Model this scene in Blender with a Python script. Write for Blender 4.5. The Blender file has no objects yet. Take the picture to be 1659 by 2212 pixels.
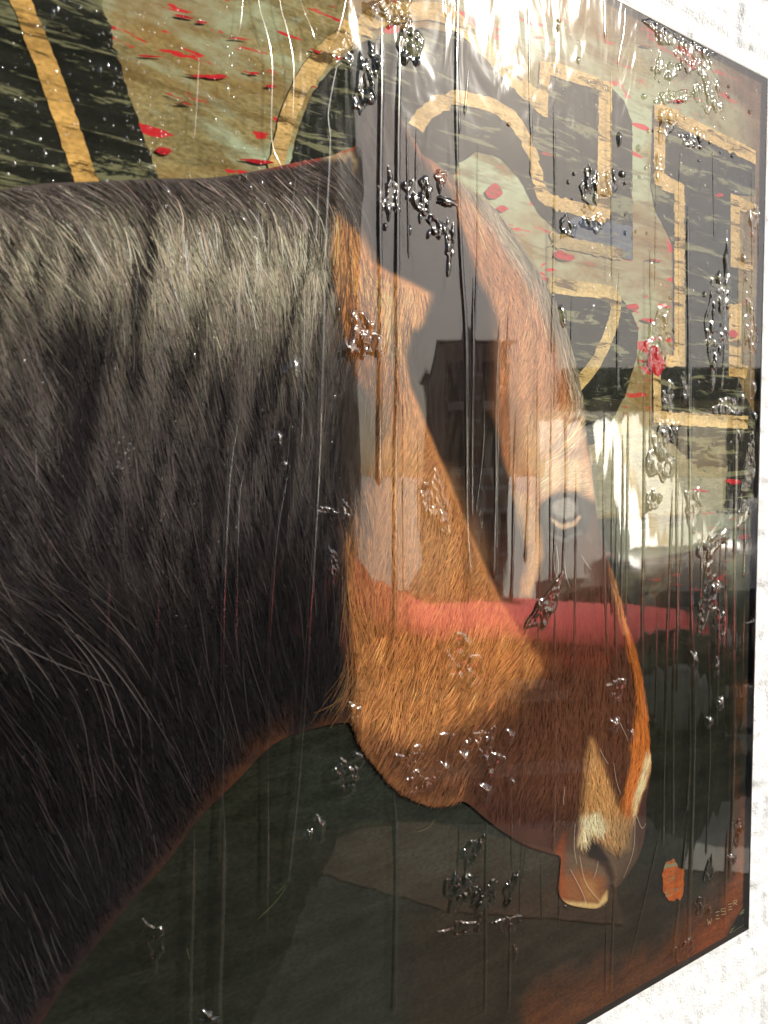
import bpy, math, random
import numpy as np
from mathutils import Vector
from mathutils.geometry import delaunay_2d_cdt

# ------------------------------------------------------------------ camera, sky, sun, exposure
scn = bpy.context.scene
F = 1660.0                                   # focal length in pixels of a 1659 px wide copy of the photo
CAM = np.array([0.0, -0.622, 1.5])
YAW, PIT = math.radians(34.0), math.radians(2.7)
cam_d = bpy.data.cameras.new('camera'); cam = bpy.data.objects.new('camera', cam_d)
scn.collection.objects.link(cam); scn.camera = cam
cam.location = CAM; cam.rotation_euler = (math.pi / 2 - PIT, 0, -YAW)
cam_d.sensor_fit = 'HORIZONTAL'; cam_d.sensor_width = 36.0; cam_d.lens = 36.0 * F / 1659.0
cam_d.clip_start = 0.02; cam_d.clip_end = 2000
cam_d.dof.use_dof = True; cam_d.dof.focus_distance = 0.90; cam_d.dof.aperture_fstop = 8.5

# frontal sun from the right of the wall's outward normal, over the far side of the street
SUN_AZ, SUN_EL = math.radians(43.0), math.radians(30.5)      # azimuth from -Y towards +X
SUN_DIR = Vector((math.sin(SUN_AZ) * math.cos(SUN_EL), -math.cos(SUN_AZ) * math.cos(SUN_EL), math.sin(SUN_EL)))
world = bpy.data.worlds.new('World'); scn.world = world; world.use_nodes = True
wn = world.node_tree; wn.nodes.clear()
sky = wn.nodes.new('ShaderNodeTexSky'); sky.sky_type = 'NISHITA'; sky.sun_disc = False
sky.sun_elevation = SUN_EL; sky.sun_rotation = math.pi - SUN_AZ
sky.air_density = 0.8; sky.dust_density = 1.9; sky.ozone_density = 1.0
bgn = wn.nodes.new('ShaderNodeBackground'); bgn.inputs['Strength'].default_value = 0.09
wout = wn.nodes.new('ShaderNodeOutputWorld')
wn.links.new(sky.outputs['Color'], bgn.inputs['Color']); wn.links.new(bgn.outputs['Background'], wout.inputs['Surface'])
sun_d = bpy.data.lights.new('sun', 'SUN'); sun_d.energy = 3.6; sun_d.angle = math.radians(0.53); sun_d.color = (1.0, 0.93, 0.80)
sun = bpy.data.objects.new('sun', sun_d); scn.collection.objects.link(sun)
sun.rotation_euler = SUN_DIR.to_track_quat('Z', 'Y').to_euler()
scn.view_settings.view_transform = 'Standard'; scn.view_settings.look = 'None'
scn.view_settings.gamma = 1.0; scn.view_settings.use_curve_mapping = False
scn.view_settings.exposure = 0.65
scn.render.engine = 'CYCLES'
scn.cycles.max_bounces = 10; scn.cycles.transparent_max_bounces = 24
scn.cycles.glossy_bounces = 5; scn.cycles.caustics_reflective = False; scn.cycles.caustics_refractive = False

# ------------------------------------------------------------------ helpers
rng = np.random.default_rng(11); random.seed(5)
COL = scn.collection
_r = np.array([math.cos(YAW), -math.sin(YAW), 0.0])
_f = np.array([math.sin(YAW) * math.cos(PIT), math.cos(YAW) * math.cos(PIT), -math.sin(PIT)])
_u = np.cross(_r, _f)

def to_panel(px, py):
    """point of the picture plane (y = 0) that a photo pixel looks at -> (x, z) arrays"""
    px = np.asarray(px, float); py = np.asarray(py, float)
    a = (px - 829.5) / F; b = -(py - 1106.0) / F
    dx = _f[0] + _r[0] * a + _u[0] * b; dy = _f[1] + _r[1] * a + _u[1] * b; dz = _f[2] + _r[2] * a + _u[2] * b
    t = -CAM[1] / dy
    return CAM[0] + dx * t, CAM[2] + dz * t

def to_photo(x, z):
    x = np.asarray(x, float); z = np.asarray(z, float)
    v0 = x - CAM[0]; v1 = -CAM[1]; v2 = z - CAM[2]
    zz = v0 * _f[0] + v1 * _f[1] + v2 * _f[2]
    return 829.5 + F * (v0 * _r[0] + v1 * _r[1] + v2 * _r[2]) / zz, 1106 - F * (v0 * _u[0] + v1 * _u[1] + v2 * _u[2]) / zz

def street(px, py, depth):
    """place in the street that shows, mirrored in the resin, at a photo pixel, at a given depth"""
    a = (px - 829.5) / F * depth; b = -(py - 1106.0) / F * depth
    p = CAM + _f * depth + _r * a + _u * b
    return Vector((p[0], -p[1], p[2]))

def street_ground(px, py, z=0.0):
    d = _f + _r * (px - 829.5) / F - _u * (py - 1106.0) / F
    t = (z - CAM[2]) / d[2]; p = CAM + d * t
    return Vector((p[0], -p[1], z))

def lin(c):
    c = np.asarray(c, float) / 255.0
    return np.where(c <= 0.04045, c / 12.92, ((c + 0.055) / 1.055) ** 2.4)
PRINT_K = 0.94
def ink(c): return lin(c) * PRINT_K

class Noise:
    def __init__(s, seed, n=256):
        s.t = np.random.default_rng(seed).random((n, n)); s.n = n
    def __call__(s, x, y):
        xi = np.floor(x).astype(int); yi = np.floor(y).astype(int); fx = x - xi; fy = y - yi
        fx = fx * fx * (3 - 2 * fx); fy = fy * fy * (3 - 2 * fy); n = s.n
        a = s.t[yi % n, xi % n]; b = s.t[yi % n, (xi + 1) % n]; c = s.t[(yi + 1) % n, xi % n]; d = s.t[(yi + 1) % n, (xi + 1) % n]
        return (a * (1 - fx) + b * fx) * (1 - fy) + (c * (1 - fx) + d * fx) * fy
    def fbm(s, x, y, o=4):
        v = 0; k = 0.5; tot = 0
        for i in range(o):
            v = v + k * s(x * 2 ** i + 17 * i, y * 2 ** i + 31 * i); tot += k; k *= 0.55
        return v / tot
NZ = [Noise(i + 3) for i in range(6)]

def smooth(e0, e1, x):
    t = np.clip((x - e0) / (e1 - e0), 0, 1); return t * t * (3 - 2 * t)

def poly_sd(poly, x, y):
    """signed distance, positive inside"""
    poly = np.asarray(poly, float); n = len(poly)
    d = np.full(x.shape, 1e18); ins = np.zeros(x.shape, bool)
    for i in range(n):
        ax, ay = poly[i]; bx, by = poly[(i + 1) % n]
        ex, ey = bx - ax, by - ay; L = ex * ex + ey * ey + 1e-12
        t = np.clip(((x - ax) * ex + (y - ay) * ey) / L, 0, 1)
        d = np.minimum(d, (x - ax - t * ex) ** 2 + (y - ay - t * ey) ** 2)
        if abs(by - ay) > 1e-12:
            c = ((ay > y) != (by > y)) & (x < (bx - ax) * (y - ay) / (by - ay) + ax)
            ins ^= c
    d = np.sqrt(d); return np.where(ins, d, -d)

def spline(pts, n=8, closed=False):
    p = np.asarray(pts, float); m = len(p); out = []
    rngi = range(m if closed else m - 1)
    for i in rngi:
        if closed: a, b, c, d = p[i - 1], p[i], p[(i + 1) % m], p[(i + 2) % m]
        else: a, b, c, d = p[max(i - 1, 0)], p[i], p[i + 1], p[min(i + 2, m - 1)]
        for t in np.linspace(0, 1, n, endpoint=False):
            out.append(0.5 * (2 * b + (c - a) * t + (2 * a - 5 * b + 4 * c - d) * t * t + (3 * b - a - 3 * c + d) * t ** 3))
    if not closed: out.append(p[-1])
    return np.array(out)

def mesh_obj(name, verts, faces, mat=None, parent=None, smooth_shade=False, col=None):
    me = bpy.data.meshes.new(name)
    verts = np.asarray(verts, np.float32).reshape(-1, 3)
    if isinstance(faces, np.ndarray):
        k = faces.shape[1]; nf = len(faces)
        me.vertices.add(len(verts)); me.vertices.foreach_set('co', verts.ravel())
        me.loops.add(nf * k); me.loops.foreach_set('vertex_index', faces.astype(np.int32).ravel())
        me.polygons.add(nf); me.polygons.foreach_set('loop_start', np.arange(0, nf * k, k, dtype=np.int32))
        me.polygons.foreach_set('loop_total', np.full(nf, k, np.int32))
        me.update(calc_edges=True); me.validate()
    else:
        me.from_pydata([tuple(map(float, v)) for v in verts], [], faces); me.update()
    if smooth_shade: me.polygons.foreach_set('use_smooth', np.ones(len(me.polygons), bool))
    if col is not None:
        at = me.color_attributes.new('Col', 'FLOAT_COLOR', 'POINT')
        c4 = np.ones((len(verts), 4), np.float32); c4[:, :col.shape[1]] = col
        at.data.foreach_set('color', c4.ravel())
    o = bpy.data.objects.new(name, me); COL.objects.link(o)
    if mat: me.materials.append(mat)
    if parent: o.parent = parent
    return o

def tag(o, label=None, cat=None, group=None, kind=None):
    if label: o['label'] = label
    if cat: o['category'] = cat
    if group: o['group'] = group
    if kind: o['kind'] = kind
    return o
def empty(name, loc=(0, 0, 0)):
    o = bpy.data.objects.new(name, None); COL.objects.link(o); o.location = loc; o.empty_display_size = 0.1; return o

class MB:
    def __init__(s): s.v = []; s.f = []
    def quad_prism(s, base, top):
        b = len(s.v); n = len(base); s.v += [tuple(p) for p in base] + [tuple(p) for p in top]
        s.f.append(tuple(b + i for i in reversed(range(n)))); s.f.append(tuple(b + n + i for i in range(n)))
        for i in range(n): j = (i + 1) % n; s.f.append((b + i, b + j, b + n + j, b + n + i))
    def box(s, x0, x1, y0, y1, z0, z1):
        s.quad_prism([(x0, y0, z0), (x1, y0, z0), (x1, y1, z0), (x0, y1, z0)], [(x0, y0, z1), (x1, y0, z1), (x1, y1, z1), (x0, y1, z1)])
    def build(s, name, mat, parent=None, smooth_shade=False): return mesh_obj(name, s.v, s.f, mat, parent, smooth_shade)

# ------------------------------------------------------------------ materials
def mat(name):
    m = bpy.data.materials.new(name); m.use_nodes = True; nt = m.node_tree; nt.nodes.clear()
    out = nt.nodes.new('ShaderNodeOutputMaterial'); return m, nt, out
def N(nt, t, **kw):
    n = nt.nodes.new(t)
    for k, v in kw.items():
        if k in n.inputs: n.inputs[k].default_value = v
        else: setattr(n, k, v)
    return n
def L(nt, a, b): nt.links.new(a, b)
def mixc(nt, fac, a, b, mode='MIX'):
    m = nt.nodes.new('ShaderNodeMix'); m.data_type = 'RGBA'; m.blend_type = mode
    for s, v in ((m.inputs[0], fac), (m.inputs[6], a), (m.inputs[7], b)):
        if hasattr(v, 'node'): nt.links.new(v, s)
        elif isinstance(v, (int, float)): s.default_value = v
        else: s.default_value = (*v, 1) if len(v) == 3 else v
    return m.outputs[2]
def ramp(nt, src, stops):
    r = nt.nodes.new('ShaderNodeValToRGB'); L(nt, src, r.inputs[0]); e = r.color_ramp.elements
    while len(e) < len(stops): e.new(0.5)
    for i, (p, c) in enumerate(stops): e[i].position = p; e[i].color = (c, c, c, 1) if isinstance(c, (int, float)) else (*c, 1)
    return r.outputs[0]
def noise_at(nt, scale, detail=5, sx=1, sy=1, sz=1, rough=0.55, dist=0.0, off=0.0):
    tc = N(nt, 'ShaderNodeNewGeometry'); mp = nt.nodes.new('ShaderNodeMapping')
    mp.inputs['Scale'].default_value = (sx, sy, sz); mp.inputs['Location'].default_value = (off, off * .7, off * 1.3)
    L(nt, tc.outputs['Position'], mp.inputs['Vector'])
    n = N(nt, 'ShaderNodeTexNoise', Scale=scale, Detail=detail, Roughness=rough, Distortion=dist); L(nt, mp.outputs[0], n.inputs['Vector'])
    return n.outputs['Fac']
def math_n(nt, op, a, b=None):
    m = nt.nodes.new('ShaderNodeMath'); m.operation = op
    for i, v in enumerate((a, b)):
        if v is None: continue
        if hasattr(v, 'node'): L(nt, v, m.inputs[i])
        else: m.inputs[i].default_value = v
    return m.outputs[0]
def principled(nt, out, **kw):
    p = nt.nodes.new('ShaderNodeBsdfPrincipled')
    for k, v in kw.items():
        if hasattr(v, 'node'): L(nt, v, p.inputs[k])
        else: p.inputs[k].default_value = v
    L(nt, p.outputs[0], out.inputs['Surface']); return p

def plain(name, c, rough=0.6, metal=0.0, var=0.25, scale=8.0, spec=0.5, coat=0.0, bump=0.0):
    m, nt, out = mat(name); n = noise_at(nt, scale, 6)
    f = ramp(nt, n, [(0.25, 1 - var), (0.75, 1 + var * .6 if False else 1.0)])
    colr = mixc(nt, 1.0, c, f, 'MULTIPLY')
    p = principled(nt, out, **{'Base Color': colr, 'Roughness': rough, 'Metallic': metal, 'Specular IOR Level': spec, 'Coat Weight': coat})
    if bump:
        b = N(nt, 'ShaderNodeBump', Strength=bump, Distance=0.01); L(nt, n, b.inputs['Height']); L(nt, b.outputs[0], p.inputs['Normal'])
    return m

def mat_print(name, streak=0.35, fleck=False, scuff=None, fine=0.25):
    """printed or painted surface: vertex ink colour, brushed by streaks, with worn spots"""
    m, nt, out = mat(name)
    at = N(nt, 'ShaderNodeAttribute', attribute_name='Col'); c = at.outputs['Color']
    n1 = noise_at(nt, 60, 6, 0.22, 1, 1, 0.65, 0.4)
    c = mixc(nt, 1.0, c, ramp(nt, n1, [(0.3, 1 - streak), (0.7, 1 + streak * .5)]), 'MULTIPLY')
    n2 = noise_at(nt, 420, 4, 0.5, 1, 1)
    c = mixc(nt, 1.0, c, ramp(nt, n2, [(0.3, 1 - fine), (0.7, 1 + fine * .5)]), 'MULTIPLY')
    if fleck:
        # pale green scumble and red flecks; alpha of the ink layer says where the paint carries them
        g = ramp(nt, noise_at(nt, 9, 7, 0.45, 1, 1, 0.65, 0.8, 3.1), [(0.47, 0.0), (0.55, 1.0)])
        c = mixc(nt, math_n(nt, 'MULTIPLY', g, math_n(nt, 'MULTIPLY', at.outputs['Alpha'], 0.85)), c, tuple(ink((164, 176, 146))))
        br = ramp(nt, noise_at(nt, 7, 7, 0.6, 1, 1, 0.7, 0.6, 9.7), [(0.47, 0.0), (0.66, 1.0)])
        c = mixc(nt, math_n(nt, 'MULTIPLY', br, math_n(nt, 'MULTIPLY', at.outputs['Alpha'], 0.85)), c, tuple(ink((128, 92, 44))))
        dk = ramp(nt, noise_at(nt, 60, 8, 0.12, 1, 1, 0.75, 0.5, 5.2), [(0.52, 0.0), (0.62, 1.0)])
        c = mixc(nt, math_n(nt, 'MULTIPLY', dk, math_n(nt, 'MULTIPLY', at.outputs['Alpha'], 0.6)), c, tuple(ink((96, 76, 40))))
        r1 = ramp(nt, noise_at(nt, 46, 3, 0.30, 1, 1, 0.5, 0.5, 1.7), [(0.635, 0.0), (0.65, 1.0)])
        r2 = ramp(nt, noise_at(nt, 120, 3, 0.14, 1, 1, 0.6, 0.4, 7.7), [(0.65, 0.0), (0.67, 1.0)])
        rr = math_n(nt, 'MAXIMUM', r1, r2)
        c = mixc(nt, math_n(nt, 'MULTIPLY', rr, math_n(nt, 'MULTIPLY', at.outputs['Alpha'], 0.95)), c, tuple(ink((190, 38, 46))))
    if scuff is not None:
        s = ramp(nt, noise_at(nt, 70, 7, 0.14, 1, 1, 0.75, 0.6, 2.4), [(0.54, 0.0), (0.585, 1.0)])
        s2 = ramp(nt, noise_at(nt, 380, 3, 0.4, 1, 1, 0.6, 0.2, 8.4), [(0.66, 0.0), (0.72, 0.8)])
        c = mixc(nt, math_n(nt, 'MAXIMUM', s, s2), c, tuple(ink(scuff)))
    principled(nt, out, **{'Base Color': c, 'Roughness': 0.75, 'Specular IOR Level': 0.0})
    return m

def mat_resin(name, ior=1.75, gr=0.012, peel=0.0, wave=0.0, rip=0.0, tint=(1, 1, 1), refr=0.0, glow=0.0):
    """clear poured resin: Fresnel mirror over a see-through body"""
    m, nt, out = mat(name)
    # mirror strength by viewing angle, the same from both sides of the coat (Schlick)
    f0 = ((ior - 1) / (ior + 1)) ** 2
    geo = N(nt, 'ShaderNodeNewGeometry'); dot = nt.nodes.new('ShaderNodeVectorMath'); dot.operation = 'DOT_PRODUCT'
    L(nt, geo.outputs['Incoming'], dot.inputs[0]); L(nt, geo.outputs['Normal'], dot.inputs[1])
    ca = math_n(nt, 'MINIMUM', math_n(nt, 'ABSOLUTE', dot.outputs['Value']), 1.0)
    fres = math_n(nt, 'ADD', math_n(nt, 'MULTIPLY', math_n(nt, 'POWER', math_n(nt, 'SUBTRACT', 1.0, ca), 5.0), 1 - f0), f0)
    gl = N(nt, 'ShaderNodeBsdfGlossy', Roughness=gr); gl.inputs['Color'].default_value = (1, 1, 1, 1)
    tr = N(nt, 'ShaderNodeBsdfTransparent'); tr.inputs['Color'].default_value = (*tint, 1)
    normal = None
    if peel or wave or rip:
        h = None
        def add(h, n, k):
            v = math_n(nt, 'MULTIPLY', n, k); return v if h is None else math_n(nt, 'ADD', h, v)
        if wave: h = add(h, noise_at(nt, 14, 2, 1.3, 1, 0.22), wave)
        if peel: h = add(h, noise_at(nt, 260, 2, 1, 1, 0.8), peel)
        if rip: h = add(h, noise_at(nt, 420, 3, 1, 1, 1), rip)
        b = N(nt, 'ShaderNodeBump', Strength=1.0, Distance=1.0); L(nt, h, b.inputs['Height']); normal = b.outputs[0]
        L(nt, normal, gl.inputs['Normal']); L(nt, normal, dot.inputs[1])
    body = tr.outputs[0]
    if refr:
        rf = N(nt, 'ShaderNodeBsdfRefraction', IOR=1.35, Roughness=0.0)
        if normal: L(nt, normal, rf.inputs['Normal'])
        mx = N(nt, 'ShaderNodeMixShader', Fac=refr); L(nt, body, mx.inputs[1]); L(nt, rf.outputs[0], mx.inputs[2]); body = mx.outputs[0]
    gloss = gl.outputs[0]
    if glow:
        g2 = N(nt, 'ShaderNodeBsdfGlossy', Roughness=0.13)
        hb = noise_at(nt, 26, 2.5, 1, 1, .4, .5, .5); bb = N(nt, 'ShaderNodeBump', Strength=1.0, Distance=0.0032); L(nt, hb, bb.inputs['Height']); L(nt, bb.outputs[0], g2.inputs['Normal'])
        mg = N(nt, 'ShaderNodeMixShader', Fac=glow); L(nt, gloss, mg.inputs[1]); L(nt, g2.outputs[0], mg.inputs[2]); gloss = mg.outputs[0]
    ms = N(nt, 'ShaderNodeMixShader'); L(nt, fres, ms.inputs[0]); L(nt, body, ms.inputs[1]); L(nt, gloss, ms.inputs[2])
    L(nt, ms.outputs[0], out.inputs['Surface']); return m

M = {}
M['background'] = mat_print('aged_paint', 0.45, True, None, 0.4)
M['letter'] = mat_print('black_letter_paint', 0.5, False, (112, 112, 84))
M['stripe'] = mat_print('ochre_stripe_paint', 0.4, False, (92, 74, 44), 0.35)
M['horse'] = mat_print('horse_print', 0.10, False, None, 0.22)
M['hair'] = mat_print('hair_print', 0.0, False, None, 0.10)
M['film'] = mat_resin('resin_film', 1.68, 0.012, 0.0000018, 0.00035, 0.0, glow=0.16)
M['drip'] = mat_resin('resin_drip', 1.7, 0.14, 0.0, 0.0, 0.0, (0.97, 0.97, 0.95), 0.22)
M['blister'] = mat_resin('resin_blister', 1.7, 0.10, 0.0, 0.0, 0.000008, (0.97, 0.965, 0.94), 0.12)
M['board'] = plain('dark_board_edge', (0.018, 0.014, 0.011), 0.45, var=0.4, scale=30)

# ------------------------------------------------------------------ setting: wall, ground
PX0, PX1, PZ0, PZ1 = -0.75, 1.0785, 0.8225, 2.064          # the panel's edges
WALL_Y = 0.022
def build_wall():
    xs = np.concatenate([np.linspace(-6, 0.5, 12)[:-1], np.arange(0.5, 2.0, 0.0042), np.linspace(2.0, 9, 12)])
    zs = np.concatenate([np.linspace(0, 0.45, 4)[:-1], np.arange(0.45, 2.75, 0.0042), np.linspace(2.75, 4.2, 4)])
    X, Z = np.meshgrid(xs, zs)
    row = np.floor(Z / 0.078); zz = Z / 0.078 - row
    wob = 0.06 * NZ[0](X * 9, Z * 9)
    xx = X / 0.232 + 0.5 * (row % 2) + wob; xx = xx - np.floor(xx)
    jz = np.minimum(zz, 1 - zz) * 0.078; jx = np.minimum(xx, 1 - xx) * 0.232
    joint = 1 - smooth(0.003, 0.016, np.minimum(jz, jx) + 0.006 * (NZ[1](X * 40, Z * 40) - .5))
    mask = smooth(0.25, 0.65, NZ[2](X * 4, Z * 4))
    h = -0.0035 * joint * (0.35 + 0.65 * mask)
    h += 0.006 * (NZ[3].fbm(X * 22, Z * 30, 5) - 0.5) + 0.0035 * (NZ[4].fbm(X * 85, Z * 95, 3) - 0.5)
    pits = smooth(0.70, 0.95, NZ[5].fbm(X * 70, Z * 80, 3)); h -= 0.003 * pits
    Y = WALL_Y - np.clip(h, -0.01, 0.006)
    nx, nz = len(xs), len(zs)
    idx = np.arange(nx * nz).reshape(nz, nx)
    faces = np.stack([idx[:-1, :-1].ravel(), idx[:-1, 1:].ravel(), idx[1:, 1:].ravel(), idx[1:, :-1].ravel()], 1)
    v = np.stack([X.ravel(), Y.ravel(), Z.ravel()], 1)
    m, nt, out = mat('white_painted_wall')
    n = noise_at(nt, 6, 6); n2 = noise_at(nt, 90, 5, off=4)
    c = mixc(nt, ramp(nt, n, [(0.35, 0.0), (0.7, 1.0)]), (0.80, 0.82, 0.85), (0.75, 0.77, 0.795))
    c = mixc(nt, ramp(nt, n2, [(0.66, 0.0), (0.84, 0.3)]), c, (0.64, 0.645, 0.64))
    p = principled(nt, out, **{'Base Color': c, 'Roughness': 0.7, 'Specular IOR Level': 0.3})
    b = N(nt, 'ShaderNodeBump', Strength=0.5, Distance=0.004); L(nt, noise_at(nt, 260, 5), b.inputs['Height']); L(nt, b.outputs[0], p.inputs['Normal'])
    o = mesh_obj('wall', v, faces, m, None, True)
    tag(o, 'rough white painted masonry wall', None, None, 'structure')
build_wall()


# ------------------------------------------------------------------ the street that the resin mirrors
def flat_ground(name, pts, z, m):
    o = mesh_obj(name, [(p[0], p[1], z) for p in pts], [tuple(range(len(pts)))], m); tag(o, None, None, None, 'structure'); return o
m_asph = plain('asphalt', (0.13, 0.13, 0.125), 0.85, var=0.5, scale=3.0)
m_path = plain('red_brown_paving', (0.34, 0.20, 0.14), 0.8, var=0.35, scale=5.0)
m_pave = plain('glossy_pale_concrete', (0.62, 0.60, 0.54), 0.5, var=0.25, scale=4.0, spec=1.0)  # pale concrete; gloss put in so the ground glares in the resin
def at_ground_(px, d): p = street(px, 1106, d); return (p.x, p.y)
flat_ground('road', [(-900, -900), (900, -900), (900, 1.0), (-900, 1.0)], 0.0, m_asph)
fc = [at_ground_(p, dd) for p, dd in ((500, 6.2), (2900, 6.2), (9000, 700), (-9000, 700), (-900, 9))]
flat_ground('forecourt', fc, 0.004, m_pave)
q = [street_ground(x, y) for x, y in ((560, 1822), (880, 1765), (1330, 1868), (1350, 2000), (960, 1968), (560, 1850))]
flat_ground('path', [(p.x, p.y) for p in q], 0.004, m_path)
for k, pts in enumerate((((1470, 1880), (1560, 1735), (1800, 1690), (1800, 1900)), ((1360, 1590), (1380, 1520), (1800, 1500), (1800, 1560)), ((900, 1660), (1300, 1640), (1300, 1668), (900, 1690)))):
    q = [street_ground(x, y) for x, y in pts]; flat_ground('pavement', [(p.x, p.y) for p in q], 0.004, m_pave)
RZ = YAW                                             # the far side of the street faces back along the reflected view
def st_w(p0, p1, d): return (p1 - p0) / F * d
def at_ground(px, d): p = street(px, 1106, d); return (p.x, p.y, 0.0)
def hgt(py, d): return street(829.5, py, d).z
m_shed = plain('black_timber', (0.022, 0.020, 0.018), 0.7, var=0.5, scale=12)
m_render = plain('greige_render', (0.22, 0.21, 0.19), 0.85, var=0.18, scale=1.5)
m_brick = plain('dark_brick', (0.74, 0.46, 0.37), 0.85, var=0.4, scale=9)
m_roof = plain('weathered_tile', (0.16, 0.10, 0.08), 0.9, var=0.4, scale=14, spec=0.1)
m_mortar = plain('pale_mortar_band', (0.88, 0.78, 0.72), 0.85, var=0.1)
m_cream = plain('cream_paint', (0.66, 0.60, 0.46), 0.6, var=0.1)
m_white = plain('white_paint', (0.76, 0.76, 0.74), 0.5, var=0.06)
m_yel = plain('yellow_paint', (0.66, 0.46, 0.16), 0.6, var=0.15)
m_dark = plain('dark_frame', (0.03, 0.03, 0.032), 0.5, var=0.3)
m_glass = plain('window_glass', (0.03, 0.035, 0.035), 0.08, var=0.3, scale=2)
m_sunglass = plain('brushed_steel', (0.75, 0.76, 0.76), 0.45, 1.0, var=0.1, scale=2)
m_red = plain('red_metallic_car_paint', (0.62, 0.004, 0.014), 0.57, 0.85, var=0.05)
m_carw = plain('white_car_paint', (0.80, 0.81, 0.82), 0.25, var=0.03, coat=1.0)
m_blue = plain('blue_paint', (0.03, 0.06, 0.16), 0.4, var=0.1)
m_tyre = plain('tyre_rubber', (0.02, 0.02, 0.02), 0.8, var=0.2)
m_rim = plain('alloy_rim', (0.45, 0.45, 0.45), 0.35, 0.9, var=0.1)
m_chrome = plain('steel_bumper', (0.55, 0.55, 0.55), 0.3, 0.8, var=0.1)

# black shed to the left of the reflected street
d = 3.2; shed = empty('timber_shed', at_ground(735, d)); shed.rotation_euler.z = RZ
tag(shed, 'low black timber shed mirrored along the left of the picture', 'shed')
b = MB(); b.box(-3.4, 0, -2.2, 0, 0, 3.42); b.build('wall', m_shed, shed)
b = MB(); b.box(-3.46, .02, -2.3, .03, 3.42, 3.5); b.build('roof', m_shed, shed)
k = 0
while k < 22:
    b = MB(); b.box(-3.38 + k * .154, -3.38 + k * .154 + .146, .002, .022, .05, 3.41); b.build('board', m_shed, shed); k += 1

# far side of the street: a brick house and a forecourt canopy against the hazy sky
d = 9.0; X0 = 955; bld = empty('brick_house', at_ground(X0, d)); bld.rotation_euler.z = RZ
tag(bld, 'narrow brick house mirrored across the horse\'s face', 'house')
W = lambda p: st_w(X0, p, d)
H = lambda p: hgt(p, d)
def cloth_mat(name, c):
    m, nt, out = mat(name); n = noise_at(nt, 2.0, 4); cc = mixc(nt, 1.0, c, ramp(nt, n, [(.3, .85), (.7, 1.0)]), 'MULTIPLY')
    a = N(nt, 'ShaderNodeBsdfTranslucent'); b_ = N(nt, 'ShaderNodeBsdfDiffuse'); L(nt, cc, a.inputs['Color']); L(nt, cc, b_.inputs['Color'])
    mx = N(nt, 'ShaderNodeMixShader', Fac=0.1); L(nt, a.outputs[0], mx.inputs[1]); L(nt, b_.outputs[0], mx.inputs[2]); L(nt, mx.outputs[0], out.inputs['Surface']); return m
m_wcloth = cloth_mat('white_awning_cloth', (0.92, 0.92, 0.90)); m_ccloth = cloth_mat('cream_awning_cloth', (0.90, 0.85, 0.72))
def bpart(name, p0, p1, y0, y1, z0, z1, m, parent=None):
    b = MB(); b.box(W(p0), W(p1), y0, y1, z0, z1); return b.build(name, m, parent or bld)
bpart('wall', 958, 1096, -4, 0, 0, H(745), m_brick)
for i in range(10):
    bpart('mortar_band', 957, 1097, -.02, .012, .3 + i * .26, .345 + i * .26, m_mortar)
b = MB(); b.quad_prism([(W(950), -4.2, H(745) + .003), (W(1104), -4.2, H(745) + .003), (W(1104), .2, H(745) + .003), (W(950), .2, H(745) + .003)], [(W(1010), -2.5, H(690)), (W(1050), -2.5, H(690)), (W(1050), -1.6, H(690)), (W(1010), -1.6, H(690))]); rf = b.build('roof', m_roof, bld)
b = MB(); b.box(W(1040), W(1066), -2.3, -1.8, H(700), H(650)); b.build('chimney', m_brick, rf)
for (p0, p1, q0, q1) in ((970, 1012, 1010, 890), (1040, 1082, 1010, 890), (970, 1012, 870, 785), (1040, 1082, 870, 785), (1044, 1084, 1240, 1110)):
    wn_ = bpart('window', p0, p1, .003, .05, H(q0), H(q1), m_dark); bpart('pane', p0 + 5, p1 - 5, .051, .055, H(q0 - 6), H(q1 + 6), m_glass, wn_)
    bpart('sill', p0 - 4, p1 + 4, .003, .09, H(q0) - .09, H(q0) - .004, m_mortar, wn_)
dr = bpart('door', 974, 1018, .003, .06, 0, H(1080), m_red); b = MB(); b.box(W(1010), W(1013), .061, .1, .95, 1.1); b.build('handle', m_chrome, dr)

d = 18.0; X0 = 1195; can = empty('forecourt_canopy', at_ground(X0, d)); can.rotation_euler.z = RZ
tag(can, 'flat dark canopy with a yellow lower edge on slim posts, mirrored at the right', 'canopy')
def cpart(name, p0, p1, y0, y1, z0, z1, m, parent=None):
    b = MB(); b.box(W(p0), W(p1), y0, y1, z0, z1); return b.build(name, m, parent or can)
cpart('slab', 1200, 2500, -.3, 0, H(868), H(796), m_dark)
cpart('yellow_edge', 1198, 2502, .003, .05, H(890), H(866), m_yel)
for p0 in (1350, 1584, 1900, 2200): cpart('post', p0, p0 + 14 if p0 != 1584 else p0 + 60, -.25, -.1, 0, H(868) - .003, m_dark)
cpart('yellow_post', 1452, 1466, -.6, -.5, 0, H(868) - .003, m_yel)
def sheet(name, p0, p1, y, z0, z1, m):
    n = 24; V = []; Fc = []
    for i in range(n + 1):
        x = W(p0) + (W(p1) - W(p0)) * i / n; yy = y + .02 * math.sin(i * 1.7)
        V += [(x, yy, z0), (x, yy, z1)]
    for i in range(n): Fc.append((2 * i, 2 * i + 2, 2 * i + 3, 2 * i + 1))
    return mesh_obj(name, V, Fc, m, can, True)

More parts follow.
